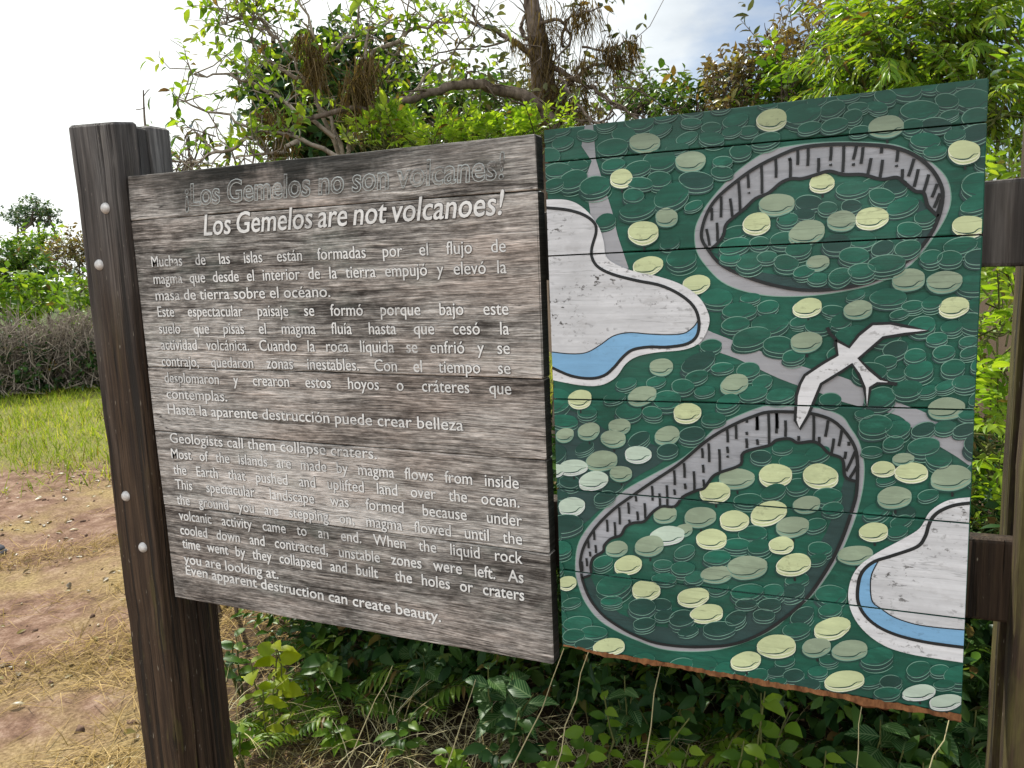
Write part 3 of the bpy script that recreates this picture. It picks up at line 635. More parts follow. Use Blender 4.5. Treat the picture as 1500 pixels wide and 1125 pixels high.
PALES = [(1131, 174, 22, 14, 'P'), (1298, 184, 26, 14, 'G'), (1412, 221, 23, 15, 'P'), (911, 260, 16, 12, 'P'), (945, 208, 22, 13, 'G'), (1012, 235, 22, 13, 'G'), (943, 339, 22, 15, 'P'), (977, 317, 16, 12, 'G'), (1020, 415, 20, 12, 'P'), (949, 388, 22, 12, 'P'),
 (1204, 267, 18, 12, 'P'), (1138, 298, 26, 14, 'G'), (1109, 326, 20, 14, 'P'), (1182, 339, 26, 16, 'G'), (1233, 322, 21, 13, 'G'), (1277, 318, 24, 14, 'P'), (1198, 384, 17, 10, 'G'), (1331, 408, 24, 14, 'G'), (1383, 411, 26, 14, 'G'), (1183, 449, 21, 12, 'P'), (1257, 452, 21, 12, 'G'), (1397, 448, 22, 13, 'P'), (1181, 499, 23, 13, 'G'), (1419, 330, 24, 14, 'P'),
 (1076, 561, 20, 13, 'G'), (969, 536, 17, 11, 'G'), (941, 578, 21, 12, 'G'), (850, 583, 17, 12, 'P'), (1007, 603, 20, 13, 'P'), (828, 636, 13, 9, 'G'), (863, 630, 16, 11, 'G'), (908, 623, 16, 10, 'G'), (899, 641, 18, 11, 'G'), (978, 636, 18, 12, 'G'), (935, 664, 19, 11, 'W'), (840, 683, 21, 10, 'W'), (882, 673, 23, 13, 'G'), (870, 702, 21, 12, 'W'), (910, 692, 16, 10, 'G'), (838, 740, 19, 12, 'W'), (815, 688, 12, 8, 'W'),
 (1136, 694, 24, 15, 'P'), (1202, 695, 25, 16, 'P'), (1079, 699, 26, 13, 'G'), (1048, 719, 22, 13, 'P'), (1126, 749, 26, 15, 'P'), (1182, 737, 20, 11, 'G'), (1026, 755, 23, 13, 'G'), (1076, 760, 21, 13, 'P'), (975, 752, 17, 11, 'G'), (978, 782, 25, 12, 'W'), (952, 797, 21, 13, 'G'), (1002, 775, 13, 8, 'G'), (1043, 787, 22, 13, 'P'), (1161, 769, 24, 13, 'G'), (904, 802, 16, 10, 'G'), (921, 825, 20, 12, 'P'),
 (1145, 796, 18, 11, 'P'), (1163, 824, 25, 14, 'P'), (1095, 828, 29, 15, 'G'), (1050, 839, 23, 11, 'G'), (947, 862, 20, 13, 'P'), (1016, 872, 23, 12, 'P'), (1036, 896, 24, 12, 'P'), (832, 852, 13, 9, 'P'), (893, 945, 23, 11, 'P'), (1093, 966, 22, 12, 'P'), (1138, 944, 28, 15, 'P'), (1280, 777, 21, 12, 'P'), (1219, 918, 26, 14, 'P'), (1196, 946, 21, 12, 'G'), (1245, 950, 26, 13, 'G'), (1253, 811, 26, 12, 'G'), (1237, 995, 29, 13, 'P'), (1346, 1012, 24, 10, 'W'), (1385, 1026, 24, 10, 'W'),
 (1323, 671, 16, 8, 'G'), (1294, 685, 17, 10, 'P'), (1335, 690, 24, 13, 'P'), (1393, 697, 30, 16, 'G'), (1310, 726, 25, 14, 'G'), (1386, 596, 27, 14, 'G')]
def seamsafe(o): return o
dark = []; tries = 0
OUT = [np.array(LAG1), np.array(LAG2), np.array(C1A), np.array(C2A)]
floor1 = np.array(C1I+[(1362, 345), (1307, 397), (1215, 420), (1123, 412), (1055, 386)]); floor2 = np.array(C2I+[(1247, 750), (1213, 830), (1136, 910), (1040, 940), (930, 925), (865, 872)])
while tries < 9000:
    tries += 1
    x = 800+rt.random()*650; y = 120+rt.random()*920
    k = (x-797)/650; yt = 190-77*k; yb = 944+104*k
    if not (yt-4 < y < yb+2): continue
    rx = 14+rt.random()*16; ry = rx*(.44+.24*rt.random())
    fl = inside(floor1, x, y-ry) and inside(floor1, x, y+ry) or (inside(floor2, x, y-ry) and inside(floor2, x, y+ry*1.4) and inside(floor2, x-rx*.8, y) and inside(floor2, x+rx*.8, y))
    if not fl:
        bad = False
        for P in OUT:
            for (dx, dy) in ((0, 0), (rx, 0), (-rx, 0), (0, ry*1.7), (0, -ry)):
                if inside(P, x+dx, y+dy): bad = True
        if bad: continue
        if any(inside(PATH2, x+dx*rx, y+dy*ry) for dx, dy in ((0, 0), (.8, 0), (-.8, 0), (0, 1.2), (0, -.8))) and rt.random() < .93: continue
        if any(inside(PATH1, x+dx*rx, y+dy*ry) for dx, dy in ((0, 0), (.8, 0), (-.8, 0), (0, 1.2), (0, -.8))) and rt.random() < .9: continue
    if any(inside(BIRD, x+dx*rx, y+dy*ry) for dx in (-1, -.5, 0, .5, 1) for dy in (-1, 0, 1, 1.8)) and rt.random() < .95: continue
    ok = all(((x-q[0])/(rx+q[2]))**2+((y-q[1])/((ry+q[3])*1.12))**2 > .60 for q in dark)
    ok = ok and all(((x-q[0])/(rx+q[2]))**2+((y-q[1])/((ry+q[3])*1.15))**2 > .74 for q in PALES)
    if ok:
        dk = (x < 960 and 620 < y < 790) or (fl and y > 880)
        dark.append((x, y, rx, ry, 'K' if (dk or rt.random() < .10) else 'DE'[int(rt.random() < .45)]))
allc = [(*q, 0) for q in dark]+[(*q, 1) for q in PALES]; lev = []
allc.sort(key=lambda q: (q[5]*25+q[1]))
grove = Paint()
for i, (x, y, rx, ry, k, pale) in enumerate(allc):
    L = 0
    for j in range(i):
        q = allc[j]
        if abs(x-q[0]) < (rx+q[2])*1.08+1 and abs(y-q[1]) < (ry+q[3])*1.35+1: L = max(L, lev[j]+1)
    L = min(L, 9); lev.append(L); z = i*6e-7+.0011+(.0008 if inside(floor1, x, y) or inside(floor2, x, y) else 0)+L*.0002
    if pale: p = Paint(); crown_shape(p, x, y, rx, ry, k, z, -.10+.03*rt.normal()); p.build('painted_tree')
    else: crown_shape(grove, x, y, rx, ry, k, z, -.14+.11*rt.normal())
grove.build('painted_grove', None, 'stuff')
# darker, unpainted-looking wash left of the lower crater
p = Paint(); p.poly(cat([(808, 612), (850, 606), (905, 640), (955, 650), (975, 672), (930, 700), (890, 735), (850, 770), (814, 772)], 5, True), .0007, 'slate'); p.build('painted_ground')

# ------------------------------------------------------------------ foliage machinery
TA = np.array([(0, 0, 0), (.16, .30, .05), (.16, -.30, .05), (.16, 0, 0), (.42, .50, .07), (.42, -.50, .07), (.42, 0, 0), (.74, .33, .0), (.74, -.33, .0), (.74, 0, -.06), (1, 0, -.20)], float)
FA3 = np.array([(0, 3, 1), (0, 2, 3), (7, 9, 10), (9, 8, 10)]); FA4 = np.array([(1, 3, 6, 4), (3, 2, 5, 6), (4, 6, 9, 7), (6, 5, 8, 9)])
TB = np.array([(0, 0, 0), (.45, .5, .08), (.45, -.5, .08), (1, 0, -.10)], float)
FB3 = np.array([(0, 3, 1), (0, 2, 3)])
def leaf_arrays(P, D, N, L, Wd, fine=True):
    T = TA if fine else TB
    D = nrm(D); S = nrm(np.cross(N, D)); Nn = np.cross(D, S)
    n = len(P); m = len(T)
    V = P[:, None, :] + T[None, :, 0:1]*L[:, None, None]*D[:, None, :] + T[None, :, 1:2]*Wd[:, None, None]*S[:, None, :] + T[None, :, 2:3]*L[:, None, None]*Nn[:, None, :]
    base = (np.arange(n)*m)[:, None, None]
    F = [(FA3[None]+base).reshape(-1, 3), (FA4[None]+base).reshape(-1, 4)] if fine else [(FB3[None]+base).reshape(-1, 3)]
    uv = np.tile(np.stack([T[:, 0], T[:, 1]+.5], 1), (n, 1))
    return V.reshape(-1, 3), F, uv
def rdir(n, r=rng):
    v = r.normal(size=(n, 3)); return nrm(v)
def clumps(c, t, ell, k, mode='twig', L=.06, Wd=.03, droop=.3, spread=.9, r=rng):
    """leaves along n twigs: c start, t direction, ell length"""
    n = len(c); i = (np.arange(k)+.6)/k
    up = np.array([0, 0, 1.0])
    s1 = nrm(np.cross(t, np.where(np.abs(t[:, 2:3]) > .92, np.array([[1., 0, 0]]), up[None]))); s2 = np.cross(s1, t)
    u = i[None, :, None]
    P = c[:, None]+t[:, None]*ell[:, None, None]*u - up*(droop*.35*ell[:, None, None]*u**2)
    if mode == 'spray':
        sg = np.where(np.arange(k) % 2 == 0, 1, -1)[None, :, None]*np.ones((n, 1, 1)); sg[:, -1] *= .1
        side = s1[:, None]*sg
        D = t[:, None]*(.45+.5*u)+side*spread*(1.1-.5*u)-up*droop*(.6+.6*r.random((n, k, 1)))+r.normal(0, .14, (n, k, 3))
        N = s2[:, None]+r.normal(0, .25, (n, k, 3)); N = np.where(N[..., 2:3] < 0, -N, N)
    elif mode == 'rosette':
        ph = np.arange(k)*2.4+r.random((n, 1))*6.28
        side = s1[:, None]*np.cos(ph)[..., None]+s2[:, None]*np.sin(ph)[..., None]
        P = c[:, None]+t[:, None]*ell[:, None, None]*(.75+.25*u)
        D = t[:, None]*.55+side*spread-up*droop*r.random((n, k, 1))+r.normal(0, .12, (n, k, 3)); N = t[:, None]-side*.3+up*.3+r.normal(0, .2, (n, k, 3))
    else:
        ph = np.arange(k)*2.4+r.random((n, 1))*6.28
        side = s1[:, None]*np.cos(ph)[..., None]+s2[:, None]*np.sin(ph)[..., None]
        D = t[:, None]*.5+side*spread-up*droop*r.random((n, k, 1))+r.normal(0, .2, (n, k, 3)); N = up+r.normal(0, .55, (n, k, 3))
    D = np.broadcast_to(D, P.shape).reshape(-1, 3); N = np.broadcast_to(N, P.shape).reshape(-1, 3); P = P.reshape(-1, 3)
    sz = np.exp(r.normal(0, .22, len(P)))
    return P, D, N, L*sz, Wd*sz
class Tubes:
    def __init__(s): s.V = []; s.F = []; s.n = 0
    def add(s, pts, rad, k=5):
        pts = np.asarray(pts, float); m = len(pts); rad = np.broadcast_to(rad, m)
        T = nrm(np.gradient(pts, axis=0)); ref = np.array([0.3, 0.2, 1.0]) if abs(T[0][2]) < .9 else np.array([1.0, .1, 0])
        A = nrm(np.cross(T, ref)); B = np.cross(T, A); a = np.arange(k)*2*math.pi/k
        V = pts[:, None]+rad[:, None, None]*(np.cos(a)[None, :, None]*A[:, None]+np.sin(a)[None, :, None]*B[:, None])
        i = np.arange(m-1)[:, None]*k; j = np.arange(k)[None]; jn = (j+1) % k
        F = np.stack([i+j, i+jn, i+k+jn, i+k+j], -1).reshape(-1, 4)+s.n
        s.V.append(V.reshape(-1, 3)); s.F.append(F); s.n += m*k
    def build(s, name, mat, parent, loc):
        if not s.V: return None
        return mkfast(name, np.concatenate(s.V)-np.array(loc), [np.concatenate(s.F)], mat, parent)
def bez(a, b, n=7, bow=.15, r=rng):
    a, b = np.array(a, float), np.array(b, float); L = np.linalg.norm(b-a); t = np.linspace(0, 1, n)[:, None]
    o = r.normal(0, bow*L, 3); o2 = r.normal(0, bow*.3*L, (n, 3))*np.sin(t*math.pi)
    return a+(b-a)*t+o*np.sin(t*math.pi)+o2

GL = lambda a, b, c: [(0.0, a), (0.5, b), (0.94, c), (0.965, (.16, .12, .035)), (1.0, (.12, .07, .025))]
M['l_bright'] = mat_leaf('bright_leaf', GL((.060, .135, .010), (.125, .235, .018), (.22, .31, .030)), .55, gloss=.05)
M['l_lime'] = mat_leaf('lime_leaf', GL((.075, .155, .010), (.155, .275, .018), (.28, .36, .035)), .55, gloss=.05)
M['l_fresh'] = mat_leaf('fresh_leaf', GL((.12, .23, .015), (.22, .36, .025), (.32, .43, .05)), .55, gloss=.04)
M['l_mid'] = mat_leaf('mid_leaf', GL((.030, .080, .010), (.070, .150, .016), (.15, .22, .03)), .45, gloss=.06)
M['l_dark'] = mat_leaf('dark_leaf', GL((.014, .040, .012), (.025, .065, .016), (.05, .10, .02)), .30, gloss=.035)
M['l_yellow'] = mat_leaf('yellow_leaf', GL((.18, .26, .01), (.28, .35, .015), (.36, .38, .03)), .6, gloss=.03)
M['l_brown'] = mat_leaf('brown_leaf', GL((.07, .05, .02), (.16, .105, .035), (.20, .19, .05)), .35)
M['l_olive'] = mat_leaf('olive_leaf', GL((.035, .05, .018), (.075, .09, .03), (.14, .14, .055)), .35)
M['l_vein'] = mat_leaf('veined_leaf', GL((.020, .065, .018), (.035, .09, .022), (.06, .13, .03)), .35, True, .05)
M['l_far'] = mat_leaf('far_leaf', GL((.035, .075, .035), (.06, .11, .05), (.09, .15, .06)), .35)
M['straw'] = mat_leaf('straw', GL((.14, .10, .038), (.29, .21, .085), (.46, .35, .18)), .2, gloss=0)
M['drygrass'] = mat_leaf('dry_stalk', GL((.22, .19, .09), (.40, .36, .20), (.60, .56, .38)), .2, gloss=0)
M['grass'] = mat_leaf('grass_blade', GL((.12, .19, .015), (.20, .28, .030), (.36, .36, .09)), .4, gloss=0)
M['moss'] = mat_leaf('hanging_moss', GL((.05, .036, .016), (.10, .072, .034), (.16, .12, .06)), .3, gloss=0)
M['bark'] = mat_bark('grey_brown_bark', (.045, .033, .024), (.20, .16, .125))
M['barkp'] = mat_bark('pale_bark', (.11, .09, .07), (.36, .31, .25))
M['stem'] = mat_bark('green_stem', (.05, .06, .02), (.14, .15, .05))

def lobes_of(spec):
    out = []
    for (px, py, d, rxp, ryp) in spec:
        c = at(px, py, d); k = d/FOC; out.append((c, np.array([rxp*k, max(rxp, ryp)*k*.8, ryp*k])))
    return out
def crown(lobes, dens, ell, k, mode, L, Wd, droop, spread, fine, updir=.5, shell=.35, twig=None, zmin=.05):
    Ps = []; nt_ = 0
    for c, r in lobes:
        n = max(4, int(dens*(r[0]*r[1]+r[0]*r[2]+r[1]*r[2])))
        d = rdir(n); rad = shell+(1-shell)*rng.random((n, 1))**.6
        p = c+d*r*rad
        # uneven outline: push whole sectors in or out
        ph = rng.random(3)*6; p = p+d*r*(.16*np.sin(d[:, :1]*5+ph[0])+.12*np.sin(d[:, 2:3]*7+ph[1]))
        p = p[p[:, 2] > zmin]; d = d[:len(p)]
        dd = nrm((p-c)/r)
        t = nrm(dd*.8+np.array([0, 0, updir])+rng.normal(0, .45, (len(p), 3)))
        el = ell*np.exp(rng.normal(0, .3, len(p)))
        Ps.append(clumps(p, t, el, k, mode, L, Wd, droop, spread))
        if twig is not None:
            for i in range(0, len(p), 1):
                if rng.random() < .5: twig.add([p[i]-t[i]*el[i]*.6, p[i]+t[i]*el[i]*.5-np.array([0, 0, droop*.09*el[i]]), p[i]+t[i]*el[i]-np.array([0, 0, droop*.35*el[i]])], [.004, .003, .0015], 3)
    A = [np.concatenate([q[i] for q in Ps]) for i in range(5)]
    return A
def shrub(name, label, catg, spec, mat, dens=90, ell=.22, k=9, mode='twig', L=.06, Wd=.03, droop=.3, spread=.9, fine=True, updir=.5, shell=.35, base=None,
          bark='bark', tr=.03, group=None, crownname='foliage', twigs=True, stems=1):
    group = group or {'brown_shrub': 'brown shrubs behind the mural', 'bright_bush': 'bright bushes just behind the boards', 'leafy_shrub': 'drooping green shrubs around the mural'}.get(name)
    lb = lobes_of(spec)
    c0 = np.mean([c for c, _ in lb], 0); base = np.array(base if base is not None else (c0[0], c0[1], 0.0), float)
    o = thing(name, label, catg, tuple(base), group); tw = Tubes()
    for s_ in range(stems):
        b0 = base+np.array([rng.normal(0, .10)*(s_ > 0), rng.normal(0, .10)*(s_ > 0), -.04])
        fork = b0+(c0-b0)*.5+rng.normal(0, .06, 3); tw.add(bez(b0, fork, 6, .05), np.linspace(tr, tr*.75, 6), 7)
        for c, r in lb:
            if stems > 1 and rng.random() < .35: continue
            tw.add(bez(fork, c, 7, .10), np.linspace(tr*.7, tr*.35, 7), 6)
            for _ in range(7):
                e = c+rdir(1)[0]*r*.85; tw.add(bez(c+(fork-c)*.25*rng.random(), e, 6, .10), np.linspace(tr*.32, tr*.08, 6), 4)
    A = crown(lb, dens, ell, k, mode, L, Wd, droop, spread, fine, updir, shell, tw if twigs else None)
    V, F, uv = leaf_arrays(*A, fine=fine)
    tw.build('branches', M[bark], o, base); mkfast(crownname, V-base, F, M[mat], o, uv=uv)
    return o

# ------------------------------------------------------------------ ground
def mat_ground():
    m, t = newmat('ground_soil')
    v = t.node('ShaderNodeTexCoord').outputs['Object']
    n1 = t.noise(v, 1.3, 6, 0.6); n2 = t.noise(v, 9.0, 7, 0.65); n3 = t.noise(v, 70.0, 5, 0.7)
    soil = t.ramp(t.math('ADD', t.math('MULTIPLY', n2, .6), t.math('MULTIPLY', n3, .4)), [(0.34, (.060, .034, .023)), (0.5, (.175, .108, .076)), (0.68, (.35, .26, .20))])
    straw = t.ramp(n3, [(0.35, (.14, .10, .045)), (0.65, (.34, .26, .13))])
    c = t.mix(t.remap(n1, .48, .63), soil, straw)
    sp = t.node('ShaderNodeSeparateXYZ', None, Vector=v)
    # grass sward beyond the path
    dd = t.math('ADD', t.math('ADD', t.math('MULTIPLY', sp.outputs[0], -.55), t.math('MULTIPLY', sp.outputs[1], .80)), t.math('MULTIPLY', t.math('SUBTRACT', n1, .5), 1.2))
    turf = t.ramp(n3, [(0.3, (.10, .11, .03)), (0.7, (.26, .24, .09))])
    c = t.mix(t.remap(dd, 4.5, 5.3), c, turf)
    far = t.remap(t.math('ADD', sp.outputs[1], t.math('MULTIPLY', n1, 3.0)), 6.5, 9.5)
    c = t.mix(far, c, t.ramp(n2, [(0.3, (.025, .045, .012)), (0.7, (.09, .12, .035))]))
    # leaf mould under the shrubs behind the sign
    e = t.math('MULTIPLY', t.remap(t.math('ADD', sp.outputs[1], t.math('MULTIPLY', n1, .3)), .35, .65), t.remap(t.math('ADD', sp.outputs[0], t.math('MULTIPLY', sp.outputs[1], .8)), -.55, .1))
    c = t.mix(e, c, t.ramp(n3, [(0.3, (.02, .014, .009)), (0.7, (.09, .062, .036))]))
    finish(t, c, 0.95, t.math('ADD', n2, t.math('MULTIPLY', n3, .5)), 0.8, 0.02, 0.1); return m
def gz(x, y):
    return .012*np.sin(x*2.1+1)*np.cos(y*1.7)+.008*np.sin(x*5.3+y*4.1)+.004*np.sin(x*11-y*13)
xs = np.unique(np.concatenate([np.linspace(-900, -20, 14), np.linspace(-20, -6, 24), np.linspace(-6, 4, 120), np.linspace(4, 15, 20), np.linspace(15, 900, 14)]))
ys = np.unique(np.concatenate([np.linspace(-900, -10, 10), np.linspace(-10, -2, 12), np.linspace(-2, 7, 110), np.linspace(7, 20, 24), np.linspace(20, 900, 14)]))
X, Y = np.meshgrid(xs, ys); V = np.stack([X.ravel(), Y.ravel(), gz(X, Y).ravel()], 1)
i = np.arange(len(ys)-1)[:, None]*len(xs)+np.arange(len(xs)-1)[None]
g = mkfast('ground', V, [np.stack([i, i+1, i+1+len(xs), i+len(xs)], -1).reshape(-1, 4)], mat_ground()); tag(g, kind='structure')

# blades: curved ribbons
def blades(base, D, L, Wd, bend, nseg=4):
    """base (n,3), D start direction, bend = how far they fall"""
    n = len(base); t = np.linspace(0, 1, nseg+1); up = np.array([0, 0, 1.0])
    D = nrm(D); H = D.copy(); H[:, 2] = 0; H = nrm(H+1e-6)
    S = nrm(np.cross(D, up)+1e-6)
    c = base[:, None]+D[:, None]*L[:, None, None]*t[None, :, None]+(H[:, None]*.5-up)*(bend*L)[:, None, None]*(t**2)[None, :, None]
    w_ = Wd[:, None]*(1-.85*t**1.5)[None]
    V = np.stack([c+S[:, None]*w_[..., None]*.5, c-S[:, None]*w_[..., None]*.5], 2).reshape(n, -1, 3)
    m = (nseg+1)*2; q = np.array([(2*j, 2*j+1, 2*j+3, 2*j+2) for j in range(nseg)])
    F = (q[None]+(np.arange(n)*m)[:, None, None]).reshape(-1, 4)
    V[..., 2] = np.maximum(V[..., 2], gz(V[..., 0], V[..., 1])+.001)
    return V.reshape(-1, 3), F
def blade_obj(name, base, D, L, Wd, bend, mat, parent=None, loc=(0, 0, 0), nseg=4):
    V, F = blades(base, D, L, Wd, bend, nseg); return mkfast(name, V-np.array(loc), [F], mat, parent)
def pts_px(n, x0, x1, y0, y1):
    """ground points spread evenly over a patch of the visible ground"""
    out = np.array([gnd(x0+(x1-x0)*rng.random(), y0+(y1-y0)*rng.random()) for _ in range(n)]); return out
# dead straw lying on the earth
def straw(n, P, lmin=.06, lmax=.22):
    P = P.copy(); P[:, 2] = gz(P[:, 0], P[:, 1])+.004+rng.random(len(P))*.012
    D = rdir(len(P)); D[:, 2] = np.abs(D[:, 2])*.28; return P, D
def field(n, x0, x1, y0, y1, keep):
    P = np.stack([x0+(x1-x0)*rng.random(n), y0+(y1-y0)*rng.random(n), np.zeros(n)], 1)
    a = np.sin(P[:, 0]*3.1+1.3)*np.cos(P[:, 1]*2.7)+.6*np.sin(P[:, 0]*6.3-P[:, 1]*5.1)+.5*np.sin(P[:, 0]*1.3+P[:, 1]*1.9)
    return P[keep(P, a+rng.normal(0, .5, n))]
P = field(40000, -3.6, .1, -.4, 2.4, lambda P, a: (a > -.35+np.clip(-(P[:, 0]+1.0)*.55-(P[:, 1]-.4)*.1, -.6, 1.2)))
P = P[~((P[:, 0]+.35*P[:, 1] > -.55) & (P[:, 1] > .22) & (rng.random(len(P)) < .72))]
P, D = straw(0, P)
tag(blade_obj('dry_grass', P, D, .05+.15*rng.random(len(P)), .0016+.0022*rng.random(len(P)), .25+.3*rng.random(len(P)), M['straw']), 'matted dead straw lying over the bare earth left of the post', 'dry grass', kind='stuff')
# clods, pebbles and fallen leaves on the trodden earth
P = field(1000, -5.5, .0, -.4, 4.2, lambda P, a: (a > -1.2) & (-.55*P[:, 0]+.8*P[:, 1] < 5.2)); n = len(P); oc = np.array([(1, 0, 0), (-1, 0, 0), (0, 1, 0), (0, -1, 0), (0, 0, .7), (0, 0, -.7)], float)
sz = .004+.016*rng.random(n)**4; P[:, 2] = gz(P[:, 0], P[:, 1])+sz*.2; V = P[:, None]+oc[None]*sz[:, None, None]*(.6+.8*rng.random((n, 6, 1)))+rng.normal(0, .15, (n, 6, 3))*sz[:, None, None]
of = np.array([(0, 2, 4), (2, 1, 4), (1, 3, 4), (3, 0, 4), (2, 0, 5), (1, 2, 5), (3, 1, 5), (0, 3, 5)])
M['clod'] = mat_plain('earth_clod', (.12, .075, .052), .95, .4, 60)
tag(mkfast('clods', V.reshape(-1, 3), [(of[None]+(np.arange(n)*6)[:, None, None]).reshape(-1, 3)], M['clod'], smooth=True), 'small clods and pebbles strewn over the trodden earth', 'clods', kind='stuff')
P = field(900, -4.5, .0, -.4, 3.2, lambda P, a: a > -.9); n = len(P); P[:, 2] = gz(P[:, 0], P[:, 1])+.006; D = rdir(n); D[:, 2] *= .15; Ls = .02+.04*rng.random(n)
V, F, uv = leaf_arrays(P, D, np.array([0, 0, 1.])+rng.normal(0, .3, (n, 3)), Ls, Ls*.45)
tag(mkfast('leaf_litter', V, F, M['l_brown'], uv=uv), 'small brown fallen leaves scattered on the path', 'leaf litter', kind='stuff')
# living grass beyond the path
P = field(52000, -12, -1.2, 1.0, 10, lambda P, a: (-.55*P[:, 0]+.80*P[:, 1]+.45*a > 4.45))
D = rdir(len(P))*.55+np.array([0, 0, 1.0]); L = (.10+.16*rng.random(len(P)))
tag(blade_obj('grass', P, D, L, .004+.006*rng.random(len(P)), .2+.4*rng.random(len(P)), M['grass'], nseg=3), 'bright green rough grass between the path and the scrub', 'grass', kind='stuff')

# ------------------------------------------------------------------ far left scrub
shrub('umbrella_tree', 'small distant tree with a rounded open crown on the skyline', 'tree', [(30, 318, 42, 24, 16), (52, 304, 42, 26, 15), (72, 316, 42, 17, 11), (48, 318, 42, 34, 12)], 'l_far', dens=34, ell=.25, k=8, L=.16, Wd=.10, fine=False, base=at(40, 402, 42)*np.array([1, 1, 0]), tr=.14, crownname='crown')
LB = 'scrub bushes beyond the grass'
shrub('leafy_bush', 'glossy mid green bush at the left picture edge under the distant tree', 'bush', [(8, 388, 15, 46, 38), (56, 404, 15, 36, 28), (-20, 420, 15, 44, 44)], 'l_mid', dens=150, ell=.22, k=9, L=.12, Wd=.06, fine=False, group=LB)
shrub('leafy_bush', 'yellow green rounded bush behind the brown thicket', 'bush', [(70, 358, 19, 28, 16), (45, 372, 19, 26, 18)], 'l_bright', dens=110, ell=.22, k=8, L=.13, Wd=.07, fine=False, group=LB)
shrub('brown_thicket', 'brown withered thicket beside the post on the skyline', 'bush', [(95, 382, 17, 28, 26), (122, 392, 17, 30, 34), (104, 356, 17, 22, 10)], 'l_brown', dens=140, ell=.25, k=8, L=.10, Wd=.05, fine=False, group=LB)
shrub('leafy_bush', 'low bright bush with pale broad leaves left of the post', 'bush', [(30, 440, 12.5, 44, 30), (75, 432, 12.5, 30, 24), (118, 450, 12, 26, 32)], 'l_bright', dens=150, ell=.2, k=8, L=.13, Wd=.075, fine=False, group=LB)
# dead twiggy hedge
def dead_bush(px, py, d, rxp, ryp, label):
    c = at(px, py, d); k = d/FOC; base = np.array([c[0], c[1], 0]); o = thing('twiggy_bush', label, 'bush', tuple(base), 'leafless twiggy bushes along the grass edge')
    tw = Tubes()
    for _ in range(420):
        e = c+rdir(1)[0]*np.array([rxp*k, rxp*k*.7, ryp*k])*(.5+.55*rng.random()); s = base+np.array([rng.normal(0, rxp*k*.4), rng.normal(0, .25), .05])
        s = s+(e-s)*.35*rng.random(); tw.add(bez(s, e, 4, .12), np.linspace(.010, .004, 4), 3)
    for _ in range(900):
        e = c+rdir(1)[0]*np.array([rxp*k, rxp*k*.7, ryp*k])*(.4+.6*rng.random()); t = nrm(rdir(1)[0]+np.array([0, 0, .7])); tw.add([e, e+t*.12, e+t*.24+rdir(1)[0]*.05], [.006, .005, .003], 3)
    tw.build('branches', M['barkp'], o, base)
    lb = [(c-np.array([0, 0, ryp*k*.45]), np.array([rxp*k, rxp*k*.7, ryp*k*.75]))]
    A = crown(lb, 300, .2, 8, 'twig', .075, .04, .3, .9, False); V, F, uv = leaf_arrays(*A, fine=False); mkfast('foliage', V-base, F, M['l_dark'], o, uv=uv)
dead_bush(20, 520, 10.6, 75, 58, 'grey twiggy bush with dark leaves low down, at the left edge')
dead_bush(115, 515, 10.9, 62, 60, 'grey twiggy bush with dark leaves low down, touching the post')

# ------------------------------------------------------------------ trees and shrubs behind the sign
# spreading bright shrub at the right
shrub('tall_shrub', 'tall bright green shrub with long drooping leaflets above the mural corner', 'shrub',
      [(1330, 70, 3.6, 120, 75), (1430, 40, 3.4, 95, 80), (1275, 115, 3.8, 74, 44), (1440, 170, 3.2, 70, 80), (1340, 160, 3.5, 90, 60)],
      'l_lime', dens=460, ell=.22, k=17, mode='spray', L=.070, Wd=.0150, droop=.75, spread=.8, updir=.35, stems=4, tr=.022, bark='stem')
shrub('leafy_shrub', 'green leafy shrub seen in the gap beside the right post', 'shrub',
      [(1455, 480, 2.7, 70, 110), (1450, 650, 2.6, 70, 110), (1470, 780, 2.5, 70, 70), (1465, 330, 2.9, 60, 90)],
      'l_fresh', dens=420, ell=.18, k=13, mode='spray', L=.055, Wd=.018, droop=.5, spread=.8, stems=3, tr=.014, bark='stem')
shrub('leafy_shrub', 'slender top shoot of drooping leaves rising over the mural', 'shrub', [(1290, 10, 4.0, 26, 40), (1270, 60, 4.0, 40, 40)], 'l_lime', dens=420, ell=.22, k=17, mode='spray', L=.068, Wd=.0150, droop=.8, spread=.8, stems=1, tr=.016, bark='stem')
shrub('brown_shrub', 'brownish dry shrub with upright twigs behind the mural', 'shrub', [(1190, 70, 4.7, 42, 50), (1205, 28, 4.7, 28, 26), (1160, 120, 4.7, 36, 34)], 'l_brown', dens=420, ell=.20, k=11, L=.050, Wd=.020, droop=.1, updir=.9, stems=2)
shrub('brown_shrub', 'rusty brown bush crown left of the upright dry shrub', 'shrub', [(1085, 122, 4.6, 58, 26), (1115, 104, 4.6, 44, 24), (1055, 150, 4.5, 45, 26)], 'l_brown', dens=480, ell=.14, k=10, L=.048, Wd=.022, droop=.1, updir=.8, stems=2)
shrub('thin_shrub', 'thin dark twigged shrub poking up against the clouds', 'shrub', [(1125, 45, 5.4, 42, 42)], 'l_olive', dens=46, ell=.2, k=6, L=.075, Wd=.028, droop=.1, updir=.9, stems=2, tr=.02)
for (sp, lab) in (([(985, 158, 5.0, 62, 26), (930, 150, 5.1, 44, 22), (1020, 170, 4.8, 60, 26)], 'small leaved green hedge bush right of the bare tree'),
                  ([(1120, 172, 4.6, 70, 26), (1180, 165, 4.6, 60, 26), (1230, 155, 4.5, 60, 26)], 'small leaved bush standing close above the mural top edge')):
    shrub('hedge_bush', lab, 'bush', sp, 'l_mid', dens=360, ell=.16, k=10, L=.052, Wd=.028, droop=.1, updir=.8, stems=2, group='small leaved hedge bushes')
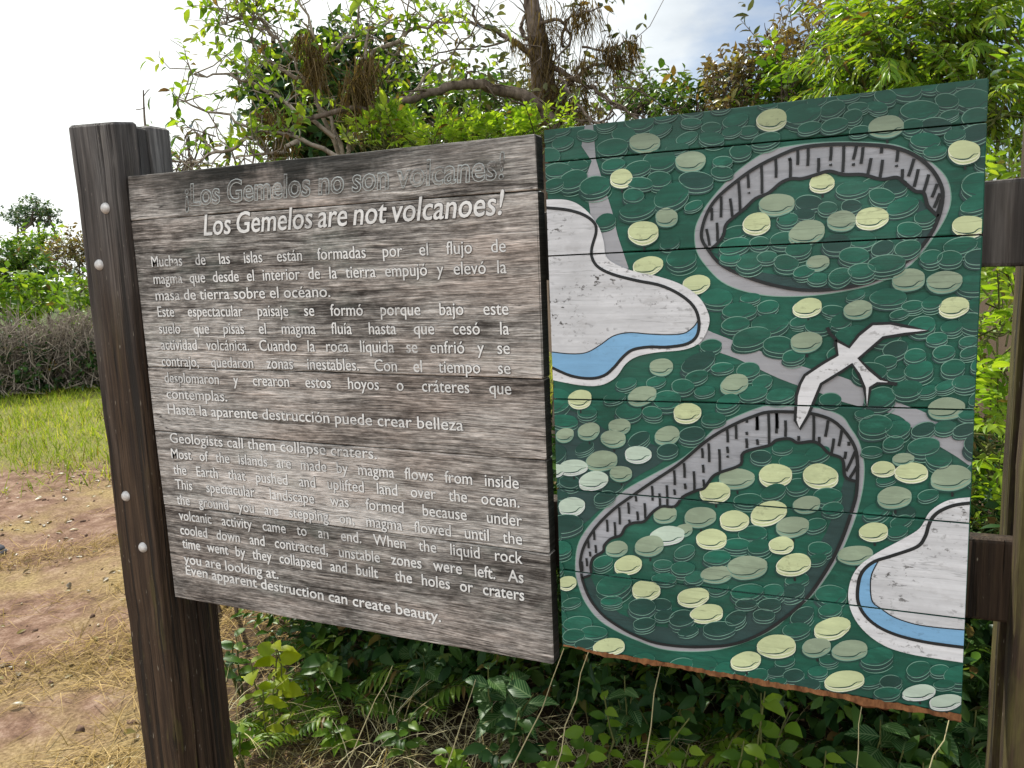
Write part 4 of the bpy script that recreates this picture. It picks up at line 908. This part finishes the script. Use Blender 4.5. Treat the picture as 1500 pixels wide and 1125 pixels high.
shrub('bright_bush', 'rounded light green bush in front of the rusty one', 'bush', [(1150, 130, 4.4, 34, 32), (1165, 150, 4.3, 36, 30)], 'l_bright', dens=330, ell=.18, k=9, mode='spray', L=.07, Wd=.026, droop=.5, stems=1)
shrub('distant_hill_bush', 'pale brown thicket far behind the bare trunk', 'bush', [(770, 150, 8, 80, 50), (860, 150, 8, 60, 44), (690, 150, 8, 60, 50)], 'l_olive', dens=90, ell=.25, k=8, L=.09, Wd=.045, fine=False, stems=2)
shrub('dark_tree', 'dense dark green tree rising over the middle of the text board', 'tree', [(455, 165, 6.2, 78, 62), (530, 200, 6.2, 90, 50), (410, 125, 6.2, 38, 36), (570, 165, 6.4, 70, 42), (500, 100, 6.4, 60, 40)], 'l_dark', dens=620, ell=.22, k=10, L=.075, Wd=.045, droop=.3, stems=2, tr=.06, crownname='crown', shell=.25)
shrub('dark_bush', 'deep green small leaved bush left of the bare trunk', 'bush', [(700, 165, 5.0, 62, 36), (655, 180, 5.0, 50, 36), (740, 190, 5.0, 50, 30)], 'l_mid', dens=330, ell=.18, k=10, L=.055, Wd=.035, stems=2)
shrub('bright_bush', 'vivid green broad leaved bush just above the text board', 'bush', [(560, 196, 3.3, 62, 26), (640, 208, 3.2, 55, 16), (740, 198, 3.3, 60, 12), (690, 204, 3.2, 50, 12), (790, 190, 3.4, 40, 14)], 'l_fresh', dens=950, ell=.075, k=11, mode='spray', L=.038, Wd=.015, droop=.2, spread=.9, updir=1.0, stems=3, tr=.016, bark='stem', shell=.3)

# scrub that carries on to the right of the sign
for (sp, lab, mt) in (([(1700, 330, 4.2, 150, 120), (1830, 400, 4.2, 130, 110)], 'green scrub shrub carrying on past the right post', 'l_mid'), ([(1650, 230, 7.5, 150, 110), (1850, 300, 7.5, 150, 100), (2050, 320, 7.5, 150, 90)], 'far scrub shrub beyond the right post', 'l_olive')):
    shrub('scrub_shrub', lab, 'shrub', sp, mt, dens=70, ell=.3, k=10, L=.09, Wd=.045, fine=False, stems=3, group='scrub right of the sign')
# bare branched tree with hanging moss
base = at(812, 300, 3.9)*np.array([1, 1, 0])
bt = thing('mossy_tree', 'half bare crooked tree with hanging moss behind the gap between boards', 'tree', tuple(base)); tw = Tubes(); tm = Tubes()
def pxpath(P, d0, d1=None, n=4): 
    d1 = d0 if d1 is None else d1; Q = cat(P, n); k = np.linspace(0, 1, len(Q)); return np.array([at(q[0], q[1], d0+(d1-d0)*t) for q, t in zip(Q, k)])
tr_ = pxpath([(812, 230), (806, 190), (798, 140), (792, 90), (786, 50), (779, 10), (772, -60)], 3.9, 3.8); tr_ = np.concatenate([[base-np.array([0, 0, .05])], [base+(tr_[0]-base)*.5+np.array([.05, 0, 0])], tr_])
tw.add(tr_, np.linspace(.085, .030, len(tr_)), 9)
LIMBS = [([(815, 195), (795, 160), (760, 140), (715, 126), (680, 124), (640, 131), (590, 150), (520, 158), (440, 175)], 3.7, 3.2, .034, .010), ([(795, 95), (775, 75), (745, 55), (718, 42), (690, 32), (672, 20)], 3.85, 3.6, .018, .005), ([(795, 60), (765, 45), (770, 20), (785, 15)], 3.85, 3.8, .014, .006),
 ([(786, 90), (830, 110), (870, 130), (905, 155), (945, 182)], 3.85, 3.5, .016, .005), ([(800, 150), (835, 120), (870, 95), (905, 100), (935, 110)], 3.85, 3.6, .014, .004), ([(825, 200), (850, 160), (870, 190), (905, 150)], 3.6, 3.4, .007, .003), ([(820, 115), (845, 150), (872, 178), (890, 190)], 3.6, 3.3, .008, .004), ([(880, 140), (915, 160), (945, 175)], 3.5, 3.3, .006, .003),
 ([(808, 180), (840, 175), (880, 178), (900, 160), (895, 120)], 3.6, 3.5, .007, .003), ([(788, 40), (820, 30), (835, 60), (810, 90)], 3.8, 3.7, .010, .004), ([(825, 70), (826, 35), (845, 20), (880, 10)], 3.8, 3.6, .008, .003), ([(855, 70), (890, 75), (925, 60)], 3.7, 3.6, .006, .003), ([(700, 38), (690, 0), (685, -30)], 3.6, 3.5, .008, .004), ([(745, 55), (700, 70), (640, 78), (600, 100)], 3.6, 3.4, .006, .002),
 ([(680, 124), (690, 105), (740, 120)], 3.6, 3.5, .005, .002), ([(560, 150), (530, 120), (500, 118)], 3.5, 3.5, .008, .003), ([(900, 130), (930, 130), (980, 160)], 3.5, 3.5, .005, .002)]
for P, d0, d1, r0, r1 in LIMBS:
    Q = pxpath(P, d0, d1); Q = Q+rng.normal(0, .006, Q.shape); tw.add(Q, np.linspace(r0, r1, len(Q)), 6)
    for _ in range(6):
        i_ = rng.integers(2, len(Q)-1); e = Q[i_]+rdir(1)[0]*(.10+.18*rng.random()); tw.add(bez(Q[i_], e, 5, .12), np.linspace(r1*.8, .0015, 5), 3)
tw.build('branches', M['bark'], bt, base)
def moss(px, py, d, rx, ry, n, drop, out):
    for _ in range(n):
        s = at(px+rng.normal(0, rx*.5), py+rng.normal(0, ry*.5), d+rng.normal(0, .05)); L = drop*(.4+.8*rng.random())
        sw = rdir(1)[0]*np.array([1, 1, .6])*L*.75; out.append((s, sw, L))
ms = []
for a in ((795, 60, 3.8, 26, 60, 420, .16), (825, 140, 3.75, 44, 60, 520, .16), (850, 15, 3.7, 28, 22, 220, .16), (900, 72, 3.6, 26, 20, 260, .15), (855, 90, 3.6, 10, 10, 60, .12), (800, 170, 3.8, 30, 40, 260, .15), (925, 62, 3.6, 14, 14, 90, .14), (755, 60, 3.7, 10, 8, 50, .10)): moss(*a, ms)
def moss_obj(ms, parent, loc):
    B = np.array([m[0] for m in ms]); D = np.array([nrm(m[1]+np.array([0, 0, -m[2]])) for m in ms]); L = np.array([m[2] for m in ms])
    V, F = blades(B, D, L, np.full(len(L), .0045), rng.normal(0, .2, len(L)), 4); mkfast('hanging_moss', V-np.array(loc), [F], M['moss'], parent)
moss_obj(ms, bt, base)
lb = lobes_of([(900, 75, 3.6, 22, 16), (860, 15, 3.7, 24, 14), (730, 90, 3.6, 40, 22), (690, 75, 3.5, 40, 24), (850, 130, 3.6, 40, 26), (670, 110, 3.5, 30, 14)])
A = crown(lb, 170, .14, 7, 'twig', .046, .02, .3, .9, True); V, F, uv = leaf_arrays(*A); mkfast('foliage', V-base, F, M['l_olive'], bt, uv=uv)

# airy leafy tree at the left of the board
base = at(500, 330, 3.4)*np.array([1, 1, 0])
lt = thing('airy_tree', 'airy tree of thin twigs and scattered leaves above the text board', 'tree', tuple(base)); tw = Tubes(); Ps = []
root = at(505, 260, 3.4); tw.add(bez(base, root, 6, .03), np.linspace(.035, .022, 6), 7)
for P, d in (([(505, 260), (490, 190), (450, 120), (405, 60), (345, 18)], 3.3), ([(505, 260), (515, 170), (535, 90), (528, 20), (520, -40)], 3.3), ([(500, 230), (440, 205), (380, 188), (320, 165), (262, 150)], 3.1), ([(505, 240), (470, 160), (470, 80), (445, 10), (430, -30)], 3.4), ([(510, 220), (560, 120), (590, 60), (600, 20)], 3.4),
             ([(510, 220), (575, 160), (640, 100), (700, 40)], 3.4), ([(490, 200), (420, 150), (350, 115), (290, 110)], 3.2), ([(450, 120), (400, 100), (370, 50), (380, 5)], 3.3), ([(535, 90), (575, 60), (620, 40), (660, 30)], 3.3), ([(380, 188), (350, 215), (300, 225), (262, 240)], 3.0), ([(440, 205), (400, 225), (360, 232)], 3.0), ([(400, 60), (380, 30), (342, 30), (330, 35)], 3.3), ([(470, 90), (510, 60), (560, 35), (610, 15)], 3.3)):
    Q = pxpath(P, d+.1, d); Q = Q+rng.normal(0, .008, Q.shape); tw.add(Q, np.linspace(.011, .003, len(Q)), 5)
    for _ in range(22):
        i_ = rng.integers(4, len(Q)); e = Q[i_]+nrm(rdir(1)[0]+np.array([0, 0, .3]))*(.08+.16*rng.random()); b_ = bez(Q[i_], e, 5, .15); tw.add(b_, np.linspace(.0035, .0012, 5), 3)
        t = nrm(e-Q[i_]); k = 6
        if rng.random() < .72: Ps.append(clumps(b_[2][None], t[None], np.array([np.linalg.norm(e-b_[2])]), k, 'twig', .044, .019, .5, .8))
tw.build('branches', M['barkp'], lt, base)
A = [np.concatenate([q[i] for q in Ps]) for i in range(5)]; V, F, uv = leaf_arrays(*A); mkfast('foliage', V-base, F, M['l_lime'], lt, uv=uv)
ms = []
for a in ((460, 85, 3.3, 14, 30, 220, .18), (525, 125, 3.3, 24, 30, 340, .18), (440, 55, 3.3, 12, 12, 80, .12), (540, 90, 3.3, 20, 20, 120, .14), (395, 170, 3.2, 30, 16, 160, .10), (410, 215, 3.1, 24, 12, 160, .08)): moss(*a, ms)
moss_obj(ms, lt, base)
# thin sapling behind the left post
base = at(205, 420, 3.0)*np.array([1, 1, 0]); tg = thing('sapling', 'thin sapling twig with one leaf rising behind the left post', 'sapling', tuple(base)); tw = Tubes()
Q = pxpath([(222, 300), (219, 215), (213, 185), (211, 160), (210, 132)], 3.0); tw.add(np.concatenate([[base], Q]), np.linspace(.007, .0025, len(Q)+1), 5); tw.add(pxpath([(213, 158), (206, 160), (199, 161)], 3.0), [.002]*9, 3); tw.add(pxpath([(211, 140), (216, 133), (219, 131)], 3.0), [.002]*9, 3)
tw.build('stem', M['bark'], tg, base)
P = np.array([at(220, 162, 3.0), at(213, 186, 3.0), at(221, 175, 3.0)]); D = np.array([[.0, 0, 1.], [.8, 0, .3], [.2, 0, -1]]); V, F, uv = leaf_arrays(P, D, np.array([[-.5, -1, .2]]*3), np.array([.055, .02, .02]), np.array([.028, .012, .01])); mkfast('leaf', V-base, F, M['l_mid'], tg, uv=uv)
shrub('wispy_shrub', 'wispy shrub of narrow leaves right behind the rear post', 'shrub', [(275, 215, 3.2, 26, 34), (300, 190, 3.2, 30, 30), (262, 240, 3.2, 18, 20)], 'l_olive', dens=85, ell=.14, k=6, L=.055, Wd=.018, droop=.4, stems=2, tr=.010)

# ------------------------------------------------------------------ undergrowth
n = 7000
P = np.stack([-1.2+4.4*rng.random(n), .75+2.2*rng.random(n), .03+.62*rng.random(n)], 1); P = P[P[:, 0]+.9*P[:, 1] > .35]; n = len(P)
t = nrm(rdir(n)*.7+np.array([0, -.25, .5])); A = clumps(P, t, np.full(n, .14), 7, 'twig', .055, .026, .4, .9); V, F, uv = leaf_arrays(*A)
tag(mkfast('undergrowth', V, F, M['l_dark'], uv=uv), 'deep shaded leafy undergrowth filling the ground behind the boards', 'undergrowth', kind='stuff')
n = 1300
P = np.stack([-.7+3.6*rng.random(n), .85+.9*rng.random(n), .05+.5*rng.random(n)], 1); P = P[P[:, 0]+.9*P[:, 1] > .25]; n = len(P)
t = nrm(rdir(n)*.6+np.array([-.2, -.25, .6])); A = clumps(P, t, np.full(n, .16), 7, 'spray', .05, .02, .4, .9); V, F, uv = leaf_arrays(*A)
tag(mkfast('undergrowth', V, F, M['l_mid'], uv=uv), 'fresh green leafy tangle under the boards in front of the deep shade', 'undergrowth', kind='stuff')
n = 1200
P = np.stack([-.5+3.0*rng.random(n), .20+.9*rng.random(n), np.zeros(n)], 1); P = P[(P[:, 0]*.15+.20 < P[:, 1])]
P[:, 2] = gz(P[:, 0], P[:, 1]); n = len(P); D = rdir(n); D[:, 2] = .15+np.abs(D[:, 2])*.9
tag(blade_obj('dry_grass', P, D, .08+.34*rng.random(n), .0012+.0016*rng.random(n), .3+.7*rng.random(n), M['drygrass'], nseg=6), 'pale dry grass tangled among the plants under the boards', 'dry grass', kind='stuff')

def stem_plant(px, py, h, nl, L, Wd, mat, label, lean=.25, name='leafy_plant', group='young plants under the boards', ns=3, depth=None):
    top = at(px, py, depth) if depth else None
    base = np.array([top[0], top[1], 0.0]) if top is not None else gnd(px, py)
    o = thing(name, label, 'plant', tuple(base), group); tw = Tubes(); Ps = []
    hh = top[2] if top is not None else h
    for s_ in range(ns):
        e = base+np.array([rng.normal(0, lean)*hh, rng.normal(0, lean)*hh, hh*(.75+.3*rng.random())]) if s_ else base+np.array([0, 0, hh])
        b_ = bez(base, e, 8, .04); tw.add(b_, np.linspace(.0045, .0018, 8), 5)
        k0 = 3; P = b_[k0:]; 
        for j in range(nl):
            q = b_[k0]+(b_[-1]-b_[k0])*(j+.5)/nl; ph = j*2.4+s_; d = np.array([math.cos(ph), math.sin(ph), .25-.4*rng.random()]); Ps.append((q, d, L*(.7+.5*rng.random())))
    tw.build('stem', M['stem'], o, base)
    P = np.array([q[0] for q in Ps]); D = np.array([q[1] for q in Ps]); Ls = np.array([q[2] for q in Ps]); N = np.array([0, -.5, 1.])+rng.normal(0, .3, D.shape)
    V, F, uv = leaf_arrays(P, D, N, Ls, Ls*Wd/L); mkfast('leaves', V-base, F, M[mat], o, uv=uv); return o
PL = [(400, 935, 2.55, 6, .075, .05, 'l_yellow', 'lime yellow plant with rounded leaves close to the left post'), (385, 1010, 2.4, 5, .05, .03, 'l_yellow', 'small lime seedling below the rounded lime plant'), (445, 900, 2.9, 8, .08, .04, 'l_mid', 'mid green plant under the left end of the text board'),
      (715, 975, 2.35, 7, .11, .058, 'l_vein', 'dark plant with a big veined leaf hanging below the text board'), (620, 960, 2.6, 9, .09, .045, 'l_vein', 'veined dark plant under the middle of the text board'), (555, 930, 2.7, 9, .08, .04, 'l_dark', 'shaded plant under the text board left of its veined neighbour'),
      (885, 1020, 2.15, 7, .055, .032, 'l_bright', 'bright leafy seedling under the left end of the mural'), (915, 990, 2.3, 7, .07, .036, 'l_vein', 'veined leafy plant under the left third of the mural'), (1115, 1015, 2.0, 6, .065, .038, 'l_bright', 'bright sprout with upright leaves under the mural centre'), (1290, 1055, 2.0, 6, .09, .052, 'l_vein', 'broad veined leaf plant under the right part of the mural'),
      (1420, 940, 2.1, 7, .12, .062, 'l_vein', 'broad veined plant between the mural corner and the right post'), (1430, 1040, 2.0, 6, .10, .055, 'l_vein', 'lowest broad leaved plant beside the right post'), (480, 960, 2.6, 8, .08, .05, 'l_mid', 'leafy plant between the lime plant and the fern'),
      (1090, 1085, 1.95, 6, .06, .035, 'l_bright', 'low bright seedling at the bottom edge under the mural'), (1000, 1030, 2.3, 7, .08, .04, 'l_dark', 'shaded leafy plant under the mural centre'), (760, 1040, 2.2, 7, .07, .035, 'l_dark', 'dark low plant under the gap between the boards')]
for px, py, d, nl, L, Wd, mt, lab in PL: stem_plant(px, py, 0, nl, L, Wd, mt, lab, depth=d)
def fern(px, py, d, L, nf, label, mat='l_mid'):
    base = at(px, py, d); base = np.array([base[0], base[1], 0.0]); o = thing('fern', label, 'fern', tuple(base), 'ferns under the boards'); tw = Tubes(); A = []
    for i in range(nf):
        ph = i*2*math.pi/nf+rng.random(); dirh = np.array([math.cos(ph), math.sin(ph), 0]); t = np.linspace(0, 1, 16)[:, None]; Lf = L*(.75+.4*rng.random())
        Q = base+dirh*Lf*(t*.75)+np.array([0, 0, 1.0])*Lf*(t*1.15-.75*t**2.2); tw.add(Q, np.linspace(.0028, .0008, 16), 3)
        T = nrm(np.gradient(Q, axis=0)); S = nrm(np.cross(T, np.array([0, 0, 1.0])))
        for j in range(2, 16):
            u = j/15; ll = L*.26*math.sin(math.pi*min(1, (u*.9+.12)))*1.0
            for sg in (1, -1): A.append((Q[j], S[j]*sg+T[j]*.45-np.array([0, 0, .15]), np.cross(S[j], T[j]), max(ll, .01)))
    tw.build('stalks', M['stem'], o, base)
    P = np.array([a[0] for a in A]); D = np.array([a[1] for a in A]); N = np.array([a[2] for a in A]); Ls = np.array([a[3] for a in A])
    V, F, uv = leaf_arrays(P, D, N, Ls, Ls*.24, True); mkfast('fronds', V-base, F, M[mat], o, uv=uv)
for px, py, d, nl, L, Wd, mt, lab in ((345, 930, 2.75, 7, .07, .035, 'l_mid', 'green leafy plant right beside the foot of the rear left post'), (350, 1060, 2.35, 6, .055, .03, 'l_bright', 'small bright plant low beside the left post'), (500, 1060, 2.4, 7, .06, .03, 'l_bright', 'bright leafy plant low among the arching dry grass'), (600, 1050, 2.35, 7, .06, .03, 'l_mid', 'mid green plant low under the middle of the text board'), (655, 1090, 2.2, 6, .055, .03, 'l_lime', 'yellowish plant at the bottom edge under the text board'), (820, 1090, 2.1, 6, .055, .03, 'l_bright', 'bright plant low under the gap between the boards'), (1010, 1090, 2.0, 6, .055, .03, 'l_lime', 'lime plant at the bottom edge under the left half of the mural'), (1210, 1100, 1.95, 6, .06, .03, 'l_bright', 'bright plant at the bottom edge right of the mural centre'), (1370, 1090, 1.95, 6, .07, .036, 'l_mid', 'green plant low near the right post')):
    stem_plant(px, py, 0, nl, L, Wd, mt, lab, depth=d)
fern(600, 1010, 2.6, .34, 9, 'feathery fern under the middle of the text board'); fern(1010, 1010, 2.3, .30, 9, 'feathery fern under the left half of the mural', 'l_bright'); fern(420, 1050, 2.5, .28, 8, 'small fern among dry grass by the left post', 'l_bright')
fern(1190, 1030, 2.15, .30, 9, 'feathery fern under the right half of the mural'); fern(520, 980, 2.75, .38, 9, 'feathery fern under the text board near the left post'); fern(690, 1010, 2.9, .36, 8, 'shaded fern under the right end of the text board', 'l_dark'); fern(1440, 960, 2.4, .34, 9, 'pale fern in front of the right rear post')
# dry grass tussocks and tall pale stalks
for i, (px, py, nB, h, lab) in enumerate(((330, 1100, 40, .46, 'dry grass tussock against the foot of the left post'), (560, 1120, 60, .44, 'dry arching grass tussock at the bottom edge under the text board'), (690, 1125, 50, .42, 'dry grass tussock at the bottom edge, right of the arching one'), (860, 1125, 60, .38, 'loose dry grass tussock under the gap between the boards'), (985, 1130, 55, .36, 'pale grass tuft at the bottom edge under the left half of the mural'), (1130, 1135, 45, .34, 'pale grass tuft at the bottom edge beside the low bright seedling'), (1330, 1140, 45, .34, 'pale grass tuft nearest the right post'))):
    b = gnd(px, py); B = np.tile(b, (nB, 1))+rng.normal(0, .05, (nB, 3))*np.array([1, 1, 0]); D = rdir(nB)*.55+np.array([.15, 0, 1.0])
    o = blade_obj('grass_tussock', B, D, h*(.5+.7*rng.random(nB)), .0022+.0018*rng.random(nB), .3+.9*rng.random(nB), M['drygrass'], None, b, 7); o.location = tuple(b); tag(o, lab, 'grass tuft', 'dry grass tussocks under the boards')
for i, (a, b_, d, lab) in enumerate((((826, 950), (765, 1135), 2.0, 'pale dry stalk leaning past the lower left mural corner'), ((862, 955), (815, 1135), 2.0, 'pale dry stalk just right of the mural corner stalk'), ((968, 972), (942, 1135), 1.95, 'pale dry stalk crossing under the left third of the mural'), ((1264, 1025), (1266, 1135), 1.9, 'upright straw coloured stalk under the right of the mural'), ((1390, 1055), (1355, 1135), 1.9, 'short pale stalk near the lower right mural corner'), ((697, 995), (640, 1135), 2.1, 'pale stalk leaning below the big veined leaf'), ((575, 975), (500, 1130), 2.3, 'long pale stalk leaning below the text board'))):
    p0, p1 = at(*a, d), at(*b_, d-.05); g0 = p1+(p1-p0)/max(p0[2]-p1[2], .01)*max(p1[2], 0); Q = bez(g0, p0, 9, .035); tt = Tubes(); tt.add(Q, np.linspace(.0024, .0011, 9), 4)
    o = tt.build('dry_stalk', M['drygrass'], None, g0); o.location = tuple(g0); tag(o, lab, 'grass stalk', 'single dry stalks under the boards')

# ------------------------------------------------------------------ shoe of somebody at the left edge
M['shoe'] = mat_plain('navy_fabric', (.030, .036, .052), .8, .3, 90); M['sole'] = mat_plain('grey_rubber', (.16, .16, .17), .7, .2, 60)
sb = gnd(-6, 812); so = thing('shoe', 'dark navy shoe with its toe poking in at the left edge', 'shoe', tuple(sb))
def shoe_part(secs, mat, name):
    V = []; F = []; k = 16
    for (u, hw, z0, z1) in secs:
        for i in range(k):
            a = i*2*math.pi/k; V.append((u, hw*math.cos(a), (z0+z1)/2+(z1-z0)/2*math.copysign(abs(math.sin(a))**.7, math.sin(a))))
    for s in range(len(secs)-1):
        for i in range(k):
            j = (i+1) % k; F.append((s*k+i, s*k+j, (s+1)*k+j, (s+1)*k+i))
    F.append(tuple(range(k-1, -1, -1))); F.append(tuple(range((len(secs)-1)*k, len(secs)*k)))
    return mk(name, V, F, mat, so, smooth=True)
shoe_part([(-.24, .022, .02, .055), (-.22, .034, .018, .085), (-.17, .038, .018, .10), (-.12, .038, .018, .09), (-.06, .043, .018, .070), (0, .046, .018, .055), (.03, .036, .018, .045), (.048, .016, .02, .034)], M['shoe'], 'upper')
shoe_part([(-.25, .026, .0, .024), (-.23, .037, .0, .026), (-.15, .036, .0, .025), (-.06, .045, .0, .025), (0, .049, .0, .025), (.035, .040, .001, .026), (.056, .016, .005, .027)], M['sole'], 'sole')
so.rotation_euler = (0, 0, math.radians(24))
